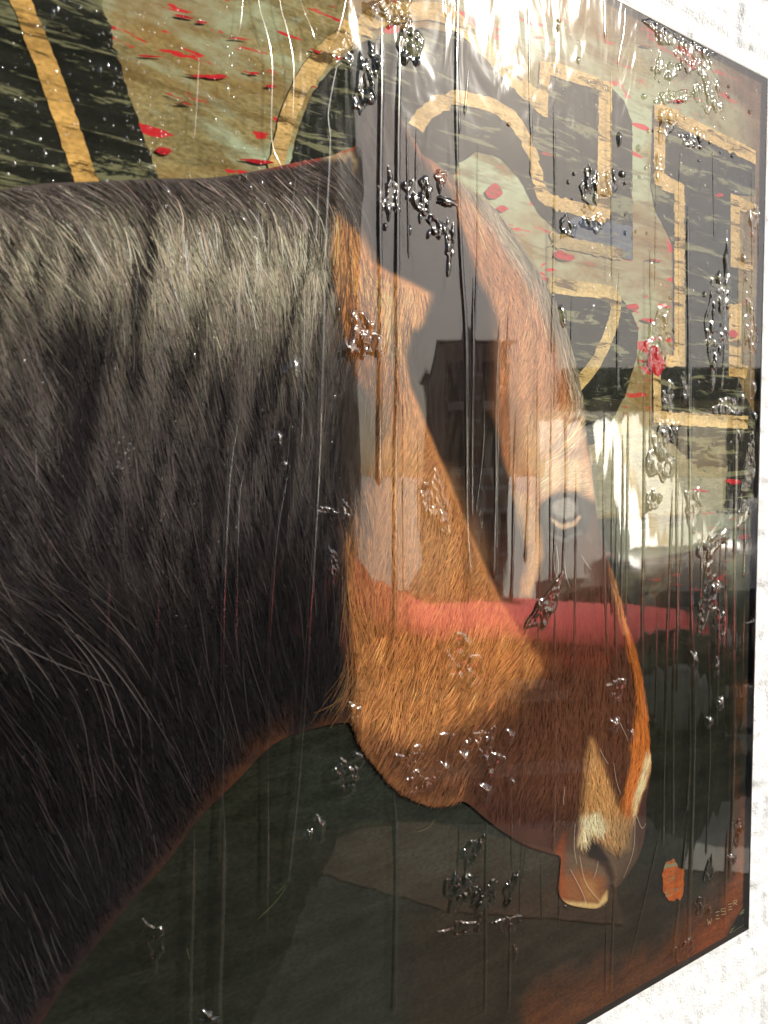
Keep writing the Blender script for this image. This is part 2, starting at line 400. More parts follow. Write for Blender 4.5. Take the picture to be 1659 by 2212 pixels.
# added lean-to: sheet roof made up and tilted to throw glare into the resin
RZ2 = math.radians(46); o0 = Vector(at_ground(1150, 8.0)); lean = empty('glare_lean_to', o0); lean.rotation_euler.z = RZ2
tag(lean, 'low lean-to with a glaring pale sheet roof, mirrored beside the horse\'s eye', 'shed')
def lx(p):
    q = street(p, 1106, 1.0); c0 = Vector((CAM[0], -CAM[1])); r = Vector((q.x, q.y)) - c0; e = Vector((math.cos(RZ2), math.sin(RZ2))); w = Vector((o0.x, o0.y)) - c0
    den = e.x * r.y - e.y * r.x; return (r.x * w.y - r.y * w.x) / den
def sheet_m(name, c, rough, metal):
    return plain(name, c, rough, metal, var=0.12, scale=3)
for p0, p1, m, rise in ((1152, 1330, sheet_m('cream_glare_sheet', (0.74, 0.70, 0.60), .5, 0.0), .10), (1334, 1376, sheet_m('grey_glare_sheet', (0.4, 0.4, 0.4), .6, 0.2), .1), (1379, 1447, sheet_m('bare_steel_sheet', (0.85, 0.85, 0.85), .42, 1.0), .30), (1450, 1474, sheet_m('ochre_glare_sheet', (0.7, 0.5, 0.2), .5, 0.4), .25), (1477, 1575, sheet_m('pale_glare_sheet', (0.82, 0.80, 0.68), .5, 0.4), .30)):
    a, c = lx(p0), lx(p1); b = MB(); r_ = (c - a) * rise; b.quad_prism([(a, 0, .36), (c, 0, .36 + r_), (c, -8.4, 2.60 + r_), (a, -8.4, 2.60)], [(a, 0, .40), (c, 0, .40 + r_), (c, -8.4, 2.64 + r_), (a, -8.4, 2.64)]); b.build('glare_sheet', m, lean)
b = MB(); b.box(lx(1156), lx(1570), -.9, -.1, 0, .35); b.build('front_wall', m_cream, lean)
for p0 in (1156, 1330, 1450, 1560):
    wn_ = MB(); wn_.box(lx(p0), lx(p0) + .06, -8.3, -8.2, 0, 2.55); wn_.build('post', m_dark, lean)


def car(name, label, px_front, d, prof, windows, body_m, wheels, half_w, stripe=None):
    """side profile in metres: x back from the nose, z up; the nose points to the right of the reflected view"""
    o = empty(name, at_ground(px_front, d)); o.rotation_euler.z = RZ; tag(o, label, 'car')
    p = spline(prof, 5, True); n = len(p); V = []; Fc = []
    offs = [(0.0, .88), (-.04, .94), (-.12, .98), (-.32, 1.03), (-half_w, 1.09), (-2 * half_w + .32, 1.03), (-2 * half_w + .12, .98), (-2 * half_w + .04, .94), (-2 * half_w, .88)]
    cz = .55; cxm = p[:, 0].mean()
    for (yy, sc) in offs:
        for q in p:
            top = max(0, (q[1] - .85)); inn = (top * .32 + max(0, .60 - q[1]) * .5) * (1 if yy > -half_w else (0 if yy == -half_w else -1))
            V.append((cxm + (q[0] - cxm) * (1 - (1 - sc) * .3), yy - inn, cz + (q[1] - cz) * sc + (sc - 1) * (.9 if q[1] > .5 else 0)))
    for k in range(len(offs) - 1):
        for i in range(n): j = (i + 1) % n; Fc.append((k * n + i, k * n + j, (k + 1) * n + j, (k + 1) * n + i))
    Fc.append(tuple(range(n))[::-1]); Fc.append(tuple((len(offs) - 1) * n + i for i in range(n)))
    mesh_obj('body', V, Fc, body_m, o, True)
    for w in windows:
        b = MB(); b.quad_prism([(q[0], -.012 - .32 * max(0, q[1] - .85), q[1]) for q in w], [(q[0], .012 - .32 * max(0, q[1] - .85), q[1]) for q in w]); b.build('side_window', m_glass, o)
    for (wx, r) in wheels:
        for sy in (0.004, -2 * half_w - .004):
            t = np.linspace(0, 2 * math.pi, 28, endpoint=False); s = 1 if sy > -half_w else -1
            ar = MB(); R = r + .07; ar.quad_prism([(wx + R * math.cos(a), sy - .02 * s, r + R * math.sin(a)) for a in t], [(wx + R * math.cos(a), sy + .004 * s, r + R * math.sin(a)) for a in t]); ar.build('wheel_arch', m_tyre, o)
            ty = MB(); ty.quad_prism([(wx + r * math.cos(a), sy - .10 * s, r + r * math.sin(a)) for a in t], [(wx + r * math.cos(a), sy + .03 * s, r + r * math.sin(a)) for a in t]); to = ty.build('wheel', m_tyre, o)
            rm = MB(); rm.quad_prism([(wx + r * .62 * math.cos(a), sy + .031 * s, r + r * .62 * math.sin(a)) for a in t], [(wx + r * .55 * math.cos(a), sy + .045 * s, r + r * .55 * math.sin(a)) for a in t]); rm.build('rim', m_rim, to)
    b = MB(); b.box(-.62, -.03, .004, .03, .30, .36); b.build('side_trim', m_chrome, o)
    b = MB(); b.box(-3.3, -1.0, -.14, -.10, .25, .30); b.build('sill', m_chrome, o)
    if stripe: b = MB(); b.box(-stripe[1], -stripe[0], .004, .02, stripe[2], stripe[3]); b.build('stripe', stripe[4], o)
    for yy in (-.22, -2 * half_w + .22): 
        b = MB(); t = np.linspace(0, 2 * math.pi, 16, endpoint=False)
        b.quad_prism([(-.14, yy + .09 * math.cos(a), .58 + .07 * math.sin(a)) for a in t], [(-.045, yy + .08 * math.cos(a), .57 + .06 * math.sin(a)) for a in t]); b.build('headlight', m_white, o)
    return o
PR = [(-.02, .30), (-.02, .44), (-.12, .54), (-.6, .57), (-1.3, .62), (-1.95, .66), (-2.5, 1.12), (-3.1, 1.24), (-3.7, 1.14), (-4.2, .86), (-4.55, .80), (-4.62, .5), (-4.55, .34), (-2.2, .33), (-.3, .33)]
car('red_car', 'low red car with its long bonnet pointing right, mirrored across the horse\'s nose', 1640, 4.15, PR, [[(-2.15, .88), (-2.55, 1.13), (-3.05, 1.18), (-3.05, .88)], [(-3.12, .88), (-3.12, 1.18), (-3.6, 1.09), (-3.95, .88)]], m_red, [(-.44, .30), (-3.8, .30)], .82)
PR2 = [(-.02, .4), (-.02, .62), (-.15, .78), (-.6, .86), (-1.2, .9), (-1.8, 1.28), (-2.4, 1.34), (-2.9, 1.24), (-3.3, .86), (-3.9, .80), (-4.22, .72), (-4.25, .56), (-4.2, .36), (-2.2, .28), (-.3, .28)]
car('white_car', 'white car with a dark blue side stripe, its boot mirrored at the panel edge', 2650, 5.6, PR2, [[(-1.5, .94), (-1.9, 1.22), (-2.35, 1.27), (-2.35, .94)], [(-2.42, .94), (-2.42, 1.27), (-2.8, 1.18), (-3.1, .94)]], m_carw, [(-.75, .32), (-3.3, .32)], .86, (.1, 4.2, .54, .66, m_blue))

# ------------------------------------------------------------------ the picture panel
panel = empty('artwork_panel', ((PX0 + PX1) / 2, WALL_Y, PZ0))
tag(panel, 'resin coated picture of a brown horse over painted letters, hung on the white wall', 'artwork')
PAR_OFF = np.array([(PX0 + PX1) / 2, WALL_Y, PZ0])
def part(name, verts, faces, m, parent=None, sm=False, col=None):
    """mesh in world coordinates, stored relative to the panel's base"""
    v = np.asarray(verts, float).reshape(-1, 3) - PAR_OFF
    return mesh_obj(name, v, faces, m, parent or panel, sm, col)

b = MB(); b.box(PX0, PX1, 0.0072, 0.0135, PZ0, PZ1); b2 = MB()
part('backing_board', b.v, b.f, M['board'])
b = MB()                                          # dark lip that shows as a line round the resin
for (x0, x1, z0, z1) in ((PX1 - 0.0022, PX1, PZ0, PZ1), (PX0, PX1 - 0.0022, PZ0, PZ0 + 0.002), (PX0, PX1 - 0.0022, PZ1 - 0.002, PZ1)):
    b.box(x0, x1, 0.0005, 0.0070, z0, z1)
part('edge_lip', b.v, b.f, M['board'])
for x in (PX0 + 0.15, PX1 - 0.2):
    b = MB(); b.box(x, x + 0.04, 0.0137, WALL_Y + 0.004, PZ0 + 0.1, PZ1 - 0.1); part('hanging_batten', b.v, b.f, M['board'])

Y_BG, Y_LET, Y_STR, Y_HORSE, Y_HAIR, Y_FILM = 0.0066, 0.0058, 0.0052, 0.0044, 0.0038, 0.0008

# ---- background paint
def over(c, poly, col, soft, op=1.0, x=None, y=None, mul=None):
    pa = np.asarray(poly, float)
    m = (x > pa[:, 0].min() - soft) & (x < pa[:, 0].max() + soft) & (y > pa[:, 1].min() - soft) & (y < pa[:, 1].max() + soft)
    if not m.any(): return
    sd = poly_sd(pa, x[m], y[m]); a = smooth(-soft, soft, sd) * op
    if mul is not None: a = a * mul[m]
    colr = ink(col)
    c[m] = c[m] * (1 - a[:, None]) + colr * a[:, None]

def paint_background(x, z):
    px, py = to_photo(x, z)
    n = NZ[0].fbm(x * 14, z * 14, 4); n2 = NZ[1].fbm(x * 6 + 9, z * 6, 4)
    c = np.tile(ink((150, 136, 92)), (len(x), 1))
    wx = px + 90 * (n2 - .5); wy = py + 120 * (n - .5)
    # age-browned right and upper margins, dark lower half
    over(c, [(1180, -500), (1900, -500), (1900, 300), (1640, 330), (1500, 190), (1330, 60)], (112, 90, 68), 60, 1, wx, wy)
    over(c, [(1560, 100), (1900, 100), (1900, 2300), (1600, 2300), (1590, 1400), (1610, 800)], (112, 84, 60), 40, .85, wx, wy)
    over(c, [(-900, 1330), (829, 1180), (1290, 1116), (1900, 1104), (1900, 2900), (-900, 2900)], (46, 46, 38), 5, 1, px, py)
    over(c, [(-900, 1440), (1900, 1440), (1900, 2900), (-900, 2900)], (36, 38, 30), 90, 1, wx, wy)
    over(c, [(900, 1960), (1500, 1900), (1500, 2300), (800, 2900)], (44, 36, 26), 60, .9, wx, wy)
    over(c, [(640, 1600), (1130, 1600), (1250, 1900), (640, 1900)], (44, 49, 42), 60, .8, wx, wy)
    # rust along the lower right edge
    over(c, [(1000, 2360), (1180, 2130), (1330, 2090), (1480, 2010), (1560, 1930), (1600, 1780), (1760, 1700), (1700, 2200), (1200, 2700)], (92, 52, 27), 40, .75, wx, wy, smooth(.28, .55, n))
    over(c, [(1450, 2110), (1530, 2010), (1600, 1880), (1700, 1800), (1700, 2100), (1480, 2220)], (124, 62, 28), 25, .8, wx, wy, smooth(.3, .5, n2))
    over(c, [(1585, 1480), (1700, 1450), (1700, 1930), (1600, 1930)], (124, 72, 38), 22, .55, wx, wy, smooth(.3, .55, n))
    over(c, [(1180, 2140), (1300, 2080), (1400, 2060), (1330, 2190)], (104, 78, 34), 40, .6, wx, wy, smooth(.35, .6, n2))
    al = smooth(1010, 800, wy) * smooth(1640, 1560, wx) * (1 - .8 * smooth(1240, 1420, px) * smooth(230, 60, py - .5 * (px - 1330)))
    al = np.maximum(al, .55 * smooth(1330, 1150, wy) * smooth(1300, 1400, px) * smooth(1650, 1580, px))
    return np.concatenate([c, al[:, None]], 1)

def sheet_grid(x0, x1, z0, z1, step):
    xs = np.linspace(x0, x1, int((x1 - x0) / step) + 1); zs = np.linspace(z0, z1, int((z1 - z0) / step) + 1)
    X, Z = np.meshgrid(xs, zs); nx, nz = len(xs), len(zs); idx = np.arange(nx * nz).reshape(nz, nx)
    faces = np.stack([idx[:-1, :-1].ravel(), idx[:-1, 1:].ravel(), idx[1:, 1:].ravel(), idx[1:, :-1].ravel()], 1)
    return X.ravel(), Z.ravel(), faces
gx, gz, gf = sheet_grid(PX0 + 0.001, PX1 - 0.0024, PZ0 + 0.0022, PZ1 - 0.0022, 0.005)
part('background_print', np.stack([gx, np.full_like(gx, Y_BG), gz], 1), gf, M['background'], None, False, paint_background(gx, gz))

# ---- flat painted shapes
def clip_panel(xz):
    """clip a polygon to the panel (Sutherland-Hodgman)"""
    def clip(pts, ax, lim, sgn):
        out = []
        for i in range(len(pts)):
            a, b_ = pts[i - 1], pts[i]; da, db = sgn * (a[ax] - lim), sgn * (b_[ax] - lim)
            if (da >= 0) != (db >= 0): t = da / (da - db); out.append(a + (b_ - a) * t)
            if db >= 0: out.append(b_)
        return out
    p = [np.array(q) for q in xz]
    for ax, lim, s in ((0, PX0 + .003, 1), (0, PX1 - .003, -1), (1, PZ0 + .003, 1), (1, PZ1 - .003, -1)):
        p = clip(p, ax, lim, s)
    return np.array(p)

def rough_outline(xz, amp=0.0012, step=0.003, seed=0):
    out = []
    for i in range(len(xz)):
        a, b_ = xz[i], xz[(i + 1) % len(xz)]; d = np.linalg.norm(b_ - a); k = max(1, int(d / step))
        for t in np.arange(k) / k: out.append(a + (b_ - a) * t)
    out = np.array(out)
    amp = amp * (.7 + 1.5 * smooth(.55, .8, NZ[4](out[:, 0] * 26 + seed, out[:, 1] * 26)))[:, None]
    out = out + amp * (np.stack([NZ[2](out[:, 0] * 160 + seed, out[:, 1] * 420), NZ[3](out[:, 0] * 160, out[:, 1] * 160 + seed)], 1) - .5) * 2
    return out

def flat_shape(name, pts, col, y, m, parent=None, amp=0.0012, seed=0, colfun=None):
    px, pz = to_panel(*np.asarray(pts, float).T)
    xz = rough_outline(clip_panel(np.stack([px, pz], 1)), amp, 0.003, seed)
    n0 = len(xz); vc, _e, fc, _a, _b, _c = delaunay_2d_cdt([Vector(map(float, p)) for p in xz], [(k, (k + 1) % n0) for k in range(n0)], [], 0, 1e-6)
    ring = xz; xz = np.array([(p.x, p.y) for p in vc]); tri = np.array([list(f) for f in fc if len(f) == 3]); cen = xz[tri].mean(1)
    tri = tri[poly_sd(ring, cen[:, 0], cen[:, 1]) > 0].tolist()
    v = np.stack([xz[:, 0], np.full(len(xz), y), xz[:, 1]], 1)
    c = np.tile(ink(col), (len(xz), 1)) if colfun is None else colfun(xz)
    return part(name, v, [tuple(t) for t in tri], m, parent, False, c)

def band(path, w, n=6, closed=False, curved=True):
    p = spline(path, n, closed) if curved else np.asarray(path, float)
    d = np.gradient(p, axis=0); d /= np.linalg.norm(d, axis=1)[:, None] + 1e-9; nn = np.stack([-d[:, 1], d[:, 0]], 1)
    w = np.asarray(w, float) if np.ndim(w) else np.full(len(p), w)
    if len(w) != len(p): w = np.interp(np.linspace(0, 1, len(p)), np.linspace(0, 1, len(w)), w)
    return np.concatenate([p + nn * w[:, None] / 2, (p - nn * w[:, None] / 2)[::-1]])

BLK = (40, 42, 36); OCH = (205, 172, 112)
letters = []
# left letter: slanting black stroke with its ochre inline
l1 = flat_shape('painted_letter', [(-900, -700), (120, -700), (225, 0), (240, 50), (275, 170), (310, 270), (350, 390), (380, 470), (-900, 480)], BLK, Y_LET, M['letter'], None, .0015, 1)
flat_shape('inline_stripe', [(-170, -520), (-110, -520), (75, 0), (150, 190), (218, 392), (168, 396), (105, 210), (28, 0)], (214, 170, 98), Y_STR, M['stripe'], l1, .0012, 2)
# round letter behind the ear
l2 = flat_shape('painted_letter', [(632, 372), (645, 300), (668, 228), (700, 168), (745, 120), (800, 80), (900, 52), (1000, 66), (1040, 88), (1120, 150), (1182, 232), (1183, 200),
     (1195, 150), (1330, 186), (1358, 215), (1374, 260), (1376, 560), (1300, 540), (1215, 500), (1170, 455), (1130, 380), (1090, 336), (1040, 322), (1000, 350), (985, 380), (1030, 480), (800, 480)], BLK, Y_LET, M['letter'], None, .0012, 3)
flat_shape('inline_stripe', band([(600, 368), (612, 310), (630, 245), (656, 185), (694, 128), (740, 84), (800, 46), (870, 20), (960, 22), (1040, 80)], [34, 34, 36, 40, 44, 46, 46, 42, 38, 34]), OCH, Y_STR, M['stripe'], l2, .0018, 4)
flat_shape('inline_stripe', [(1026, 92), (1062, 84), (1170, 190), (1176, 128), (1206, 128), (1330, 176), (1325, 470), (1296, 462), (1302, 190), (1196, 158), (1190, 250), (1170, 240)], OCH, Y_STR, M['stripe'], l2, .0014, 5)
flat_shape('inline_stripe', band([(1318, 466), (1250, 446), (1182, 422), (1172, 385), (1156, 330), (1122, 262), (1086, 232), (1048, 216), (990, 208), (940, 226), (905, 272)], [30, 28, 28, 22, 24, 28, 30, 30, 32, 36, 40], 5), OCH, Y_STR - .00015, M['stripe'], l2, .0018, 6)
# lower bowl of the same word
l3 = flat_shape('painted_letter', [(1190, 632), (1320, 640), (1345, 636), (1368, 664), (1388, 708), (1384, 770), (1358, 858), (1318, 930), (1276, 968), (1200, 900), (1190, 760)], BLK, Y_LET, M['letter'], None, .0012, 7)
flat_shape('inline_stripe', band([(1190, 612), (1260, 622), (1325, 632), (1338, 665), (1322, 724), (1298, 775), (1272, 812), (1245, 842)], [34, 34, 30, 22, 24, 26, 28, 26], 5), (196, 170, 112), Y_STR, M['stripe'], l3, .0014, 8)
# right letter with square serifs
l4 = flat_shape('painted_letter', [(1420, 232), (1640, 320), (1640, 420), (1600, 420), (1604, 820), (1640, 900), (1640, 1110), (1560, 1110), (1470, 1010), (1415, 930), (1430, 800), (1486, 780), (1470, 540), (1425, 450), (1415, 400)], (46, 47, 42), Y_LET, M['letter'], None, .0012, 9)
flat_shape('inline_stripe', [(1421, 221), (1446, 224), (1640, 322), (1640, 352), (1446, 258), (1444, 374), (1486, 396), (1488, 790), (1446, 790), (1446, 766), (1464, 764), (1464, 416), (1420, 398)], OCH, Y_STR, M['stripe'], l4, .0012, 10)
flat_shape('inline_stripe', [(1586, 414), (1640, 440), (1640, 466), (1606, 452), (1606, 556), (1636, 562), (1632, 584), (1586, 574)], OCH, Y_STR, M['stripe'], l4, .0012, 11)
flat_shape('inline_stripe', [(1582, 655), (1610, 655), (1606, 786), (1624, 790), (1620, 816), (1582, 812)], OCH, Y_STR, M['stripe'], l4, .0012, 12)
flat_shape('inline_stripe', [(1418, 800), (1434, 800), (1436, 888), (1624, 898), (1622, 926), (1420, 916)], (208, 180, 124), Y_STR, M['stripe'], l4, .0014, 13)
# pale cream panel low on the right letter, blue wash, red daubs
flat_shape('paint_patch', [(1290, 1000), (1330, 950), (1400, 920), (1428, 930), (1516, 1010), (1580, 1010), (1572, 1106), (1290, 1110)], (140, 136, 104), Y_STR + .0003, M['letter'], None, .002, 14)
flat_shape('paint_patch', [(1240, 470), (1372, 486), (1374, 560), (1250, 522)], (86, 96, 112), Y_STR + .0002, M['letter'], None, .003, 15)
flat_shape('paint_patch', band([(1196, 512), (1260, 528), (1352, 548)], 26), (170, 150, 104), Y_STR + .0001, M['stripe'], None, .002, 16)
for i, (x, y, rx, ry) in enumerate([(1424, 780, 15, 32), (1226, 552, 18, 12), (1374, 662, 10, 22), (1074, 412, 13, 34), (1092, 448, 9, 12), (428, 158, 18, 6), (470, 160, 22, 8), (330, 115, 20, 5),
        (358, 322, 11, 22), (440, 42, 10, 7), (402, 30, 16, 6), (545, 150, 14, 8), (560, 345, 26, 8), (1190, 330, 10, 10), (1402, 96, 9, 6), (1470, 215, 11, 7), (590, 182, 10, 6), (1560, 420, 8, 8), (1590, 720, 8, 16), (1520, 1060, 14, 5), (1590, 1040, 12, 14),
        (1140, 610, 12, 8), (520, 80, 16, 5), (380, 205, 14, 4), (395, 218, 20, 5), (690, 108, 12, 5), (1420, 560, 14, 6), (1406, 690, 10, 10)]):
    t = np.linspace(0, 2 * math.pi, 14, endpoint=False); rr = 1 + .25 * np.sin(2 * t + i) + .15 * np.sin(3 * t + i * 2)
    if i not in (0, 1): rx, ry = rx * 1.15, ry * .5
    flat_shape('red_daub', np.stack([x + 1.25 * rx * np.cos(t), y + ry * rr * np.sin(t) * np.abs(np.sin(t)) ** .7 + .12 * rx * np.cos(t)], 1), (188, 44, 50), Y_STR - .0003 - .00002 * i, M['stripe'], None, .0012, 20 + i)
flat_shape('rust_patch', [(1446, 1866), (1462, 1858), (1474, 1880), (1486, 1880), (1484, 1920), (1478, 1945), (1452, 1950), (1440, 1930), (1438, 1890)], (168, 84, 34), Y_STR, M['letter'], None, .0015, 60)
flat_shape('black_corner', [(1612, 1966), (1640, 1950), (1640, 2040), (1560, 2070), (1582, 2020)], (18, 20, 19), Y_STR, M['letter'], None, .0015, 61)

# ---- the horse
OUT = [(-900, 470), (-500, 440), (-200, 422), (0, 406), (100, 392), (215, 388), (340, 382), (460, 380), (560, 365), (650, 346), (716, 334), (745, 322), (772, 312), (776, 285), (788, 240), (808, 205), (836, 206), (862, 236), (885, 275),
       (917, 329), (949, 352), (981, 377), (1029, 413), (1077, 451), (1115, 505), (1150, 558), (1185, 612), (1213, 670), (1234, 735), (1250, 800), (1262, 862), (1274, 940), (1284, 1010), (1291, 1080),
       (1302, 1150), (1322, 1218), (1340, 1285), (1358, 1345), (1377, 1400), (1392, 1465), (1402, 1530), (1408, 1600), (1413, 1660), (1408, 1700), (1402, 1735), (1400, 1800), (1385, 1854), (1357, 1900), (1338, 1920), (1324, 1912),
       (1319, 1948), (1302, 1964), (1278, 1966), (1232, 1956), (1213, 1931), (1215, 1893), (1217, 1856), (1196, 1847), (1144, 1830), (1096, 1802), (1057, 1773), (1009, 1735), (976, 1743), (932, 1745), (870, 1716), (822, 1667),
       (784, 1614), (764, 1570), (744, 1564), (672, 1580), (595, 1611), (528, 1678), (494, 1712), (432, 1774), (365, 1866), (288, 1952), (192, 2072), (134, 2149), (95, 2212), (20, 2320), (-80, 2500), (-200, 2800), (-900, 3000)]
OUTS = spline(OUT, 4, True)
CHEEK = [(724, 480), (750, 470), (775, 492), (800, 556), (850, 590), (895, 612), (931, 632), (934, 648), (918, 696), (893, 712), (878, 765), (892, 835), (925, 920), (960, 1000), (985, 1062), (1020, 1150), (1060, 1240), (1088, 1302), (1130, 1370), (1170, 1424),
         (1178, 1450), (1130, 1520), (1060, 1580), (1010, 1650), (1000, 1735), (930, 1742), (870, 1712), (822, 1664), (785, 1610), (766, 1550), (768, 1430), (758, 1300), (752, 1180), (772, 1100), (790, 1010), (812, 900), (800, 840), (770, 790), (745, 700), (733, 620)]
FORE = [(985, 392), (1040, 440), (1100, 520), (1160, 610), (1200, 700), (1240, 810), (1262, 900), (1284, 1040), (1286, 1075), (1240, 1066), (1180, 1078), (1160, 1120), (1168, 1180), (1160, 1230), (1140, 1290), (1130, 1290), (1146, 1200), (1138, 1130), (1112, 1050), (1088, 965), (1076, 900), (1080, 800), (1086, 710), (1072, 660), (1040, 600), (1012, 520), (990, 450)]
LOCK = [(958, 352), (985, 372), (1035, 412), (1085, 455), (1125, 515), (1165, 575), (1196, 625), (1222, 680), (1240, 735), (1256, 800), (1268, 862), (1274, 950), (1262, 940), (1236, 850), (1205, 740), (1168, 660), (1125, 590), (1080, 520), (1030, 450), (990, 420)]
NOSE = [(1316, 1190), (1330, 1230), (1360, 1345), (1380, 1405), (1394, 1465), (1404, 1530), (1410, 1600), (1414, 1660), (1400, 1700), (1384, 1736), (1372, 1790), (1362, 1812), (1350, 1800), (1344, 1760), (1352, 1720), (1362, 1660), (1372, 1600), (1382, 1530), (1372, 1450), (1356, 1370), (1335, 1280)]
NOSTR = [(1284, 1600), (1300, 1640), (1322, 1700), (1340, 1748), (1362, 1775), (1352, 1820), (1340, 1845), (1320, 1835), (1296, 1816), (1280, 1812), (1266, 1836), (1258, 1826), (1262, 1790), (1266, 1740), (1270, 1680)]
def paint_horse(px, py, nx_, nz_):
    """ink of the printed horse; px, py where the point lies in the photo, nx_, nz_ where on the panel"""
    n = NZ[4].fbm(nx_ * 30, nz_ * 30, 4); n2 = NZ[5].fbm(nx_ * 11 + 4, nz_ * 11, 4)
    x = px + 10 * (n - .5); y = py + 10 * (n - .5); K = dict(x=x, y=y)
    c = np.tile(ink((30, 23, 19)), (len(px), 1))
    # shaded side of the face: black-brown above, red-brown towards the muzzle
    over(c, [(1040, 1180), (1330, 1180), (1420, 1500), (1420, 1800), (1330, 1960), (1000, 1800), (1000, 1500)], (70, 45, 34), 120, 1, **K)
    over(c, [(1150, 1380), (1380, 1380), (1400, 1700), (1240, 1760), (1050, 1740)], (94, 60, 44), 90, .9, **K)
    over(c, [(1180, 1180), (1330, 1180), (1345, 1300), (1190, 1300)], (84, 72, 62), 40, .35, **K)
    over(c, [(1250, 1130), (1300, 1100), (1330, 1240), (1345, 1400), (1270, 1250)], (96, 62, 48), 26, .6, **K)
    # mane and neck
    over(c, [(-1000, 300), (735, 300), (745, 480), (745, 700), (790, 860), (770, 1000), (745, 1180), (760, 1560), (500, 1720), (100, 2260), (-1000, 3000)], (40, 37, 38), 16, 1, **K)
    over(c, [(-1000, 300), (760, 300), (770, 470), (735, 520), (500, 470), (250, 480), (-1000, 520)], (92, 84, 80), 34, .95, **K)
    over(c, [(180, 440), (420, 400), (560, 470), (460, 520), (280, 500)], (44, 40, 38), 34, .7, **K)
    over(c, [(500, 390), (660, 360), (740, 380), (750, 470), (690, 450), (560, 440)], (66, 58, 52), 26, .6, **K)
    streak = NZ[0].fbm((px + .22 * py) / 16, py / 190, 3); streak2 = NZ[1].fbm((px + .2 * py) / 42, py / 300, 3)
    over(c, [(-1000, 540), (0, 480), (240, 490), (420, 500), (720, 490), (738, 690), (640, 760), (420, 740), (180, 660), (-1000, 680)], (178, 169, 148), 90, .95, mul=smooth(.28, .58, .5 * streak + .5 * streak2), **K)
    over(c, [(360, 540), (720, 520), (735, 640), (560, 650), (380, 640)], (202, 193, 168), 60, .8, mul=smooth(.34, .58, streak), **K)
    over(c, [(-1000, 620), (740, 640), (740, 880), (400, 960), (-1000, 900)], (116, 108, 100), 140, .85, mul=smooth(.38, .66, .6 * streak + .4 * streak2), **K)
    over(c, [(-1000, 850), (740, 850), (745, 1250), (-1000, 1500)], (78, 72, 70), 150, .85, mul=smooth(.4, .66, streak), **K)
    over(c, [(300, 1250), (740, 1150), (750, 1520), (520, 1650), (160, 2100), (-1000, 2700), (-1000, 1700)], (20, 18, 19), 130, .65, **K)
    over(c, [(764, 1570), (744, 1560), (690, 1560), (590, 1590), (480, 1690), (340, 1850), (190, 2050), (90, 2200), (-80, 2480), (-30, 2520), (200, 2120), (500, 1740), (600, 1630), (690, 1600)], (60, 37, 26), 40, .75, mul=.45 + .55 * smooth(.3, .6, n), **K)
    over(c, [(770, 1560), (690, 1520), (560, 1590), (460, 1700), (500, 1730), (600, 1640)], (74, 46, 30), 34, .6, mul=smooth(.3, .6, n), **K)
    # the lit side of the head, ear to jowl
    over(c, [(735, 900), (800, 980), (770, 1100), (752, 1180), (762, 1560), (800, 1560), (800, 1100), (830, 960)], (74, 52, 34), 18, .8, **K)
    over(c, CHEEK, (188, 128, 78), 7, 1, **K)
    over(c, [(724, 480), (775, 492), (805, 560), (815, 640), (775, 700), (735, 610)], (222, 156, 92), 22, .9, **K)
    over(c, [(745, 640), (770, 640), (800, 700), (815, 800), (800, 850), (760, 770)], (150, 92, 44), 16, .8, **K)
    over(c, [(800, 600), (870, 610), (930, 640), (915, 690), (885, 710), (870, 800), (830, 760)], (226, 170, 112), 22, .8, **K)
    over(c, [(755, 1100), (800, 1000), (840, 1000), (830, 1250), (800, 1500), (768, 1520)], (118, 78, 44), 34, .7, **K)
    over(c, [(850, 1000), (960, 1040), (1030, 1200), (960, 1280), (860, 1200)], (206, 152, 100), 60, .6, **K)
    over(c, [(800, 1330), (1080, 1310), (1170, 1430), (1080, 1540), (820, 1520)], (164, 108, 62), 60, .8, **K)
    over(c, [(760, 1570), (900, 1600), (1060, 1530), (1150, 1470), (1160, 1500), (1060, 1620), (1010, 1740), (930, 1745), (870, 1715), (800, 1640)], (92, 60, 42), 40, .95, **K)
    over(c, [(830, 1660), (900, 1720), (1000, 1730), (990, 1700), (900, 1690)], (72, 46, 34), 22, .6, **K)
    over(c, [(776, 840), (812, 860), (828, 940), (810, 1000), (780, 1090), (745, 1180), (740, 850)], (52, 44, 40), 12, .9, **K)
    # paint that breaks over the crest
    over(c, [(700, 340), (742, 318), (774, 312), (776, 345), (770, 400), (752, 350)], (196, 170, 130), 9, .9, mul=smooth(.35, .55, n), **K)
    over(c, [(560, 366), (640, 346), (700, 334), (700, 344), (640, 356)], (168, 62, 50), 6, .8, **K)
    over(c, [(730, 318), (772, 308), (770, 320), (736, 330)], (156, 74, 36), 5, .9, **K)
    # ear in shade with its rust rim
    over(c, [(776, 320), (790, 240), (812, 206), (850, 226), (890, 290), (940, 350), (960, 400), (900, 440), (800, 440)], (48, 40, 35), 22, .8, **K)
    over(c, [(872, 258), (888, 272), (920, 325), (952, 352), (985, 380), (1000, 440), (968, 400), (930, 360), (900, 320)], (140, 88, 58), 8, .9, **K)
    # forehead, forelock, brow
    over(c, FORE, (184, 126, 84), 9, 1, **K)
    over(c, [(1090, 640), (1170, 660), (1230, 800), (1180, 900), (1085, 880)], (196, 138, 96), 34, .8, **K)
    over(c, [(1080, 860), (1110, 840), (1150, 930), (1130, 1010), (1100, 970)], (116, 74, 48), 22, .7, **K)
    over(c, [(1140, 900), (1240, 880), (1275, 1000), (1282, 1070), (1200, 1050), (1150, 1010)], (214, 168, 122), 26, .85, **K)
    over(c, [(1160, 1000), (1250, 990), (1290, 1064), (1230, 1054), (1170, 1076)], (226, 190, 144), 14, .75, **K)
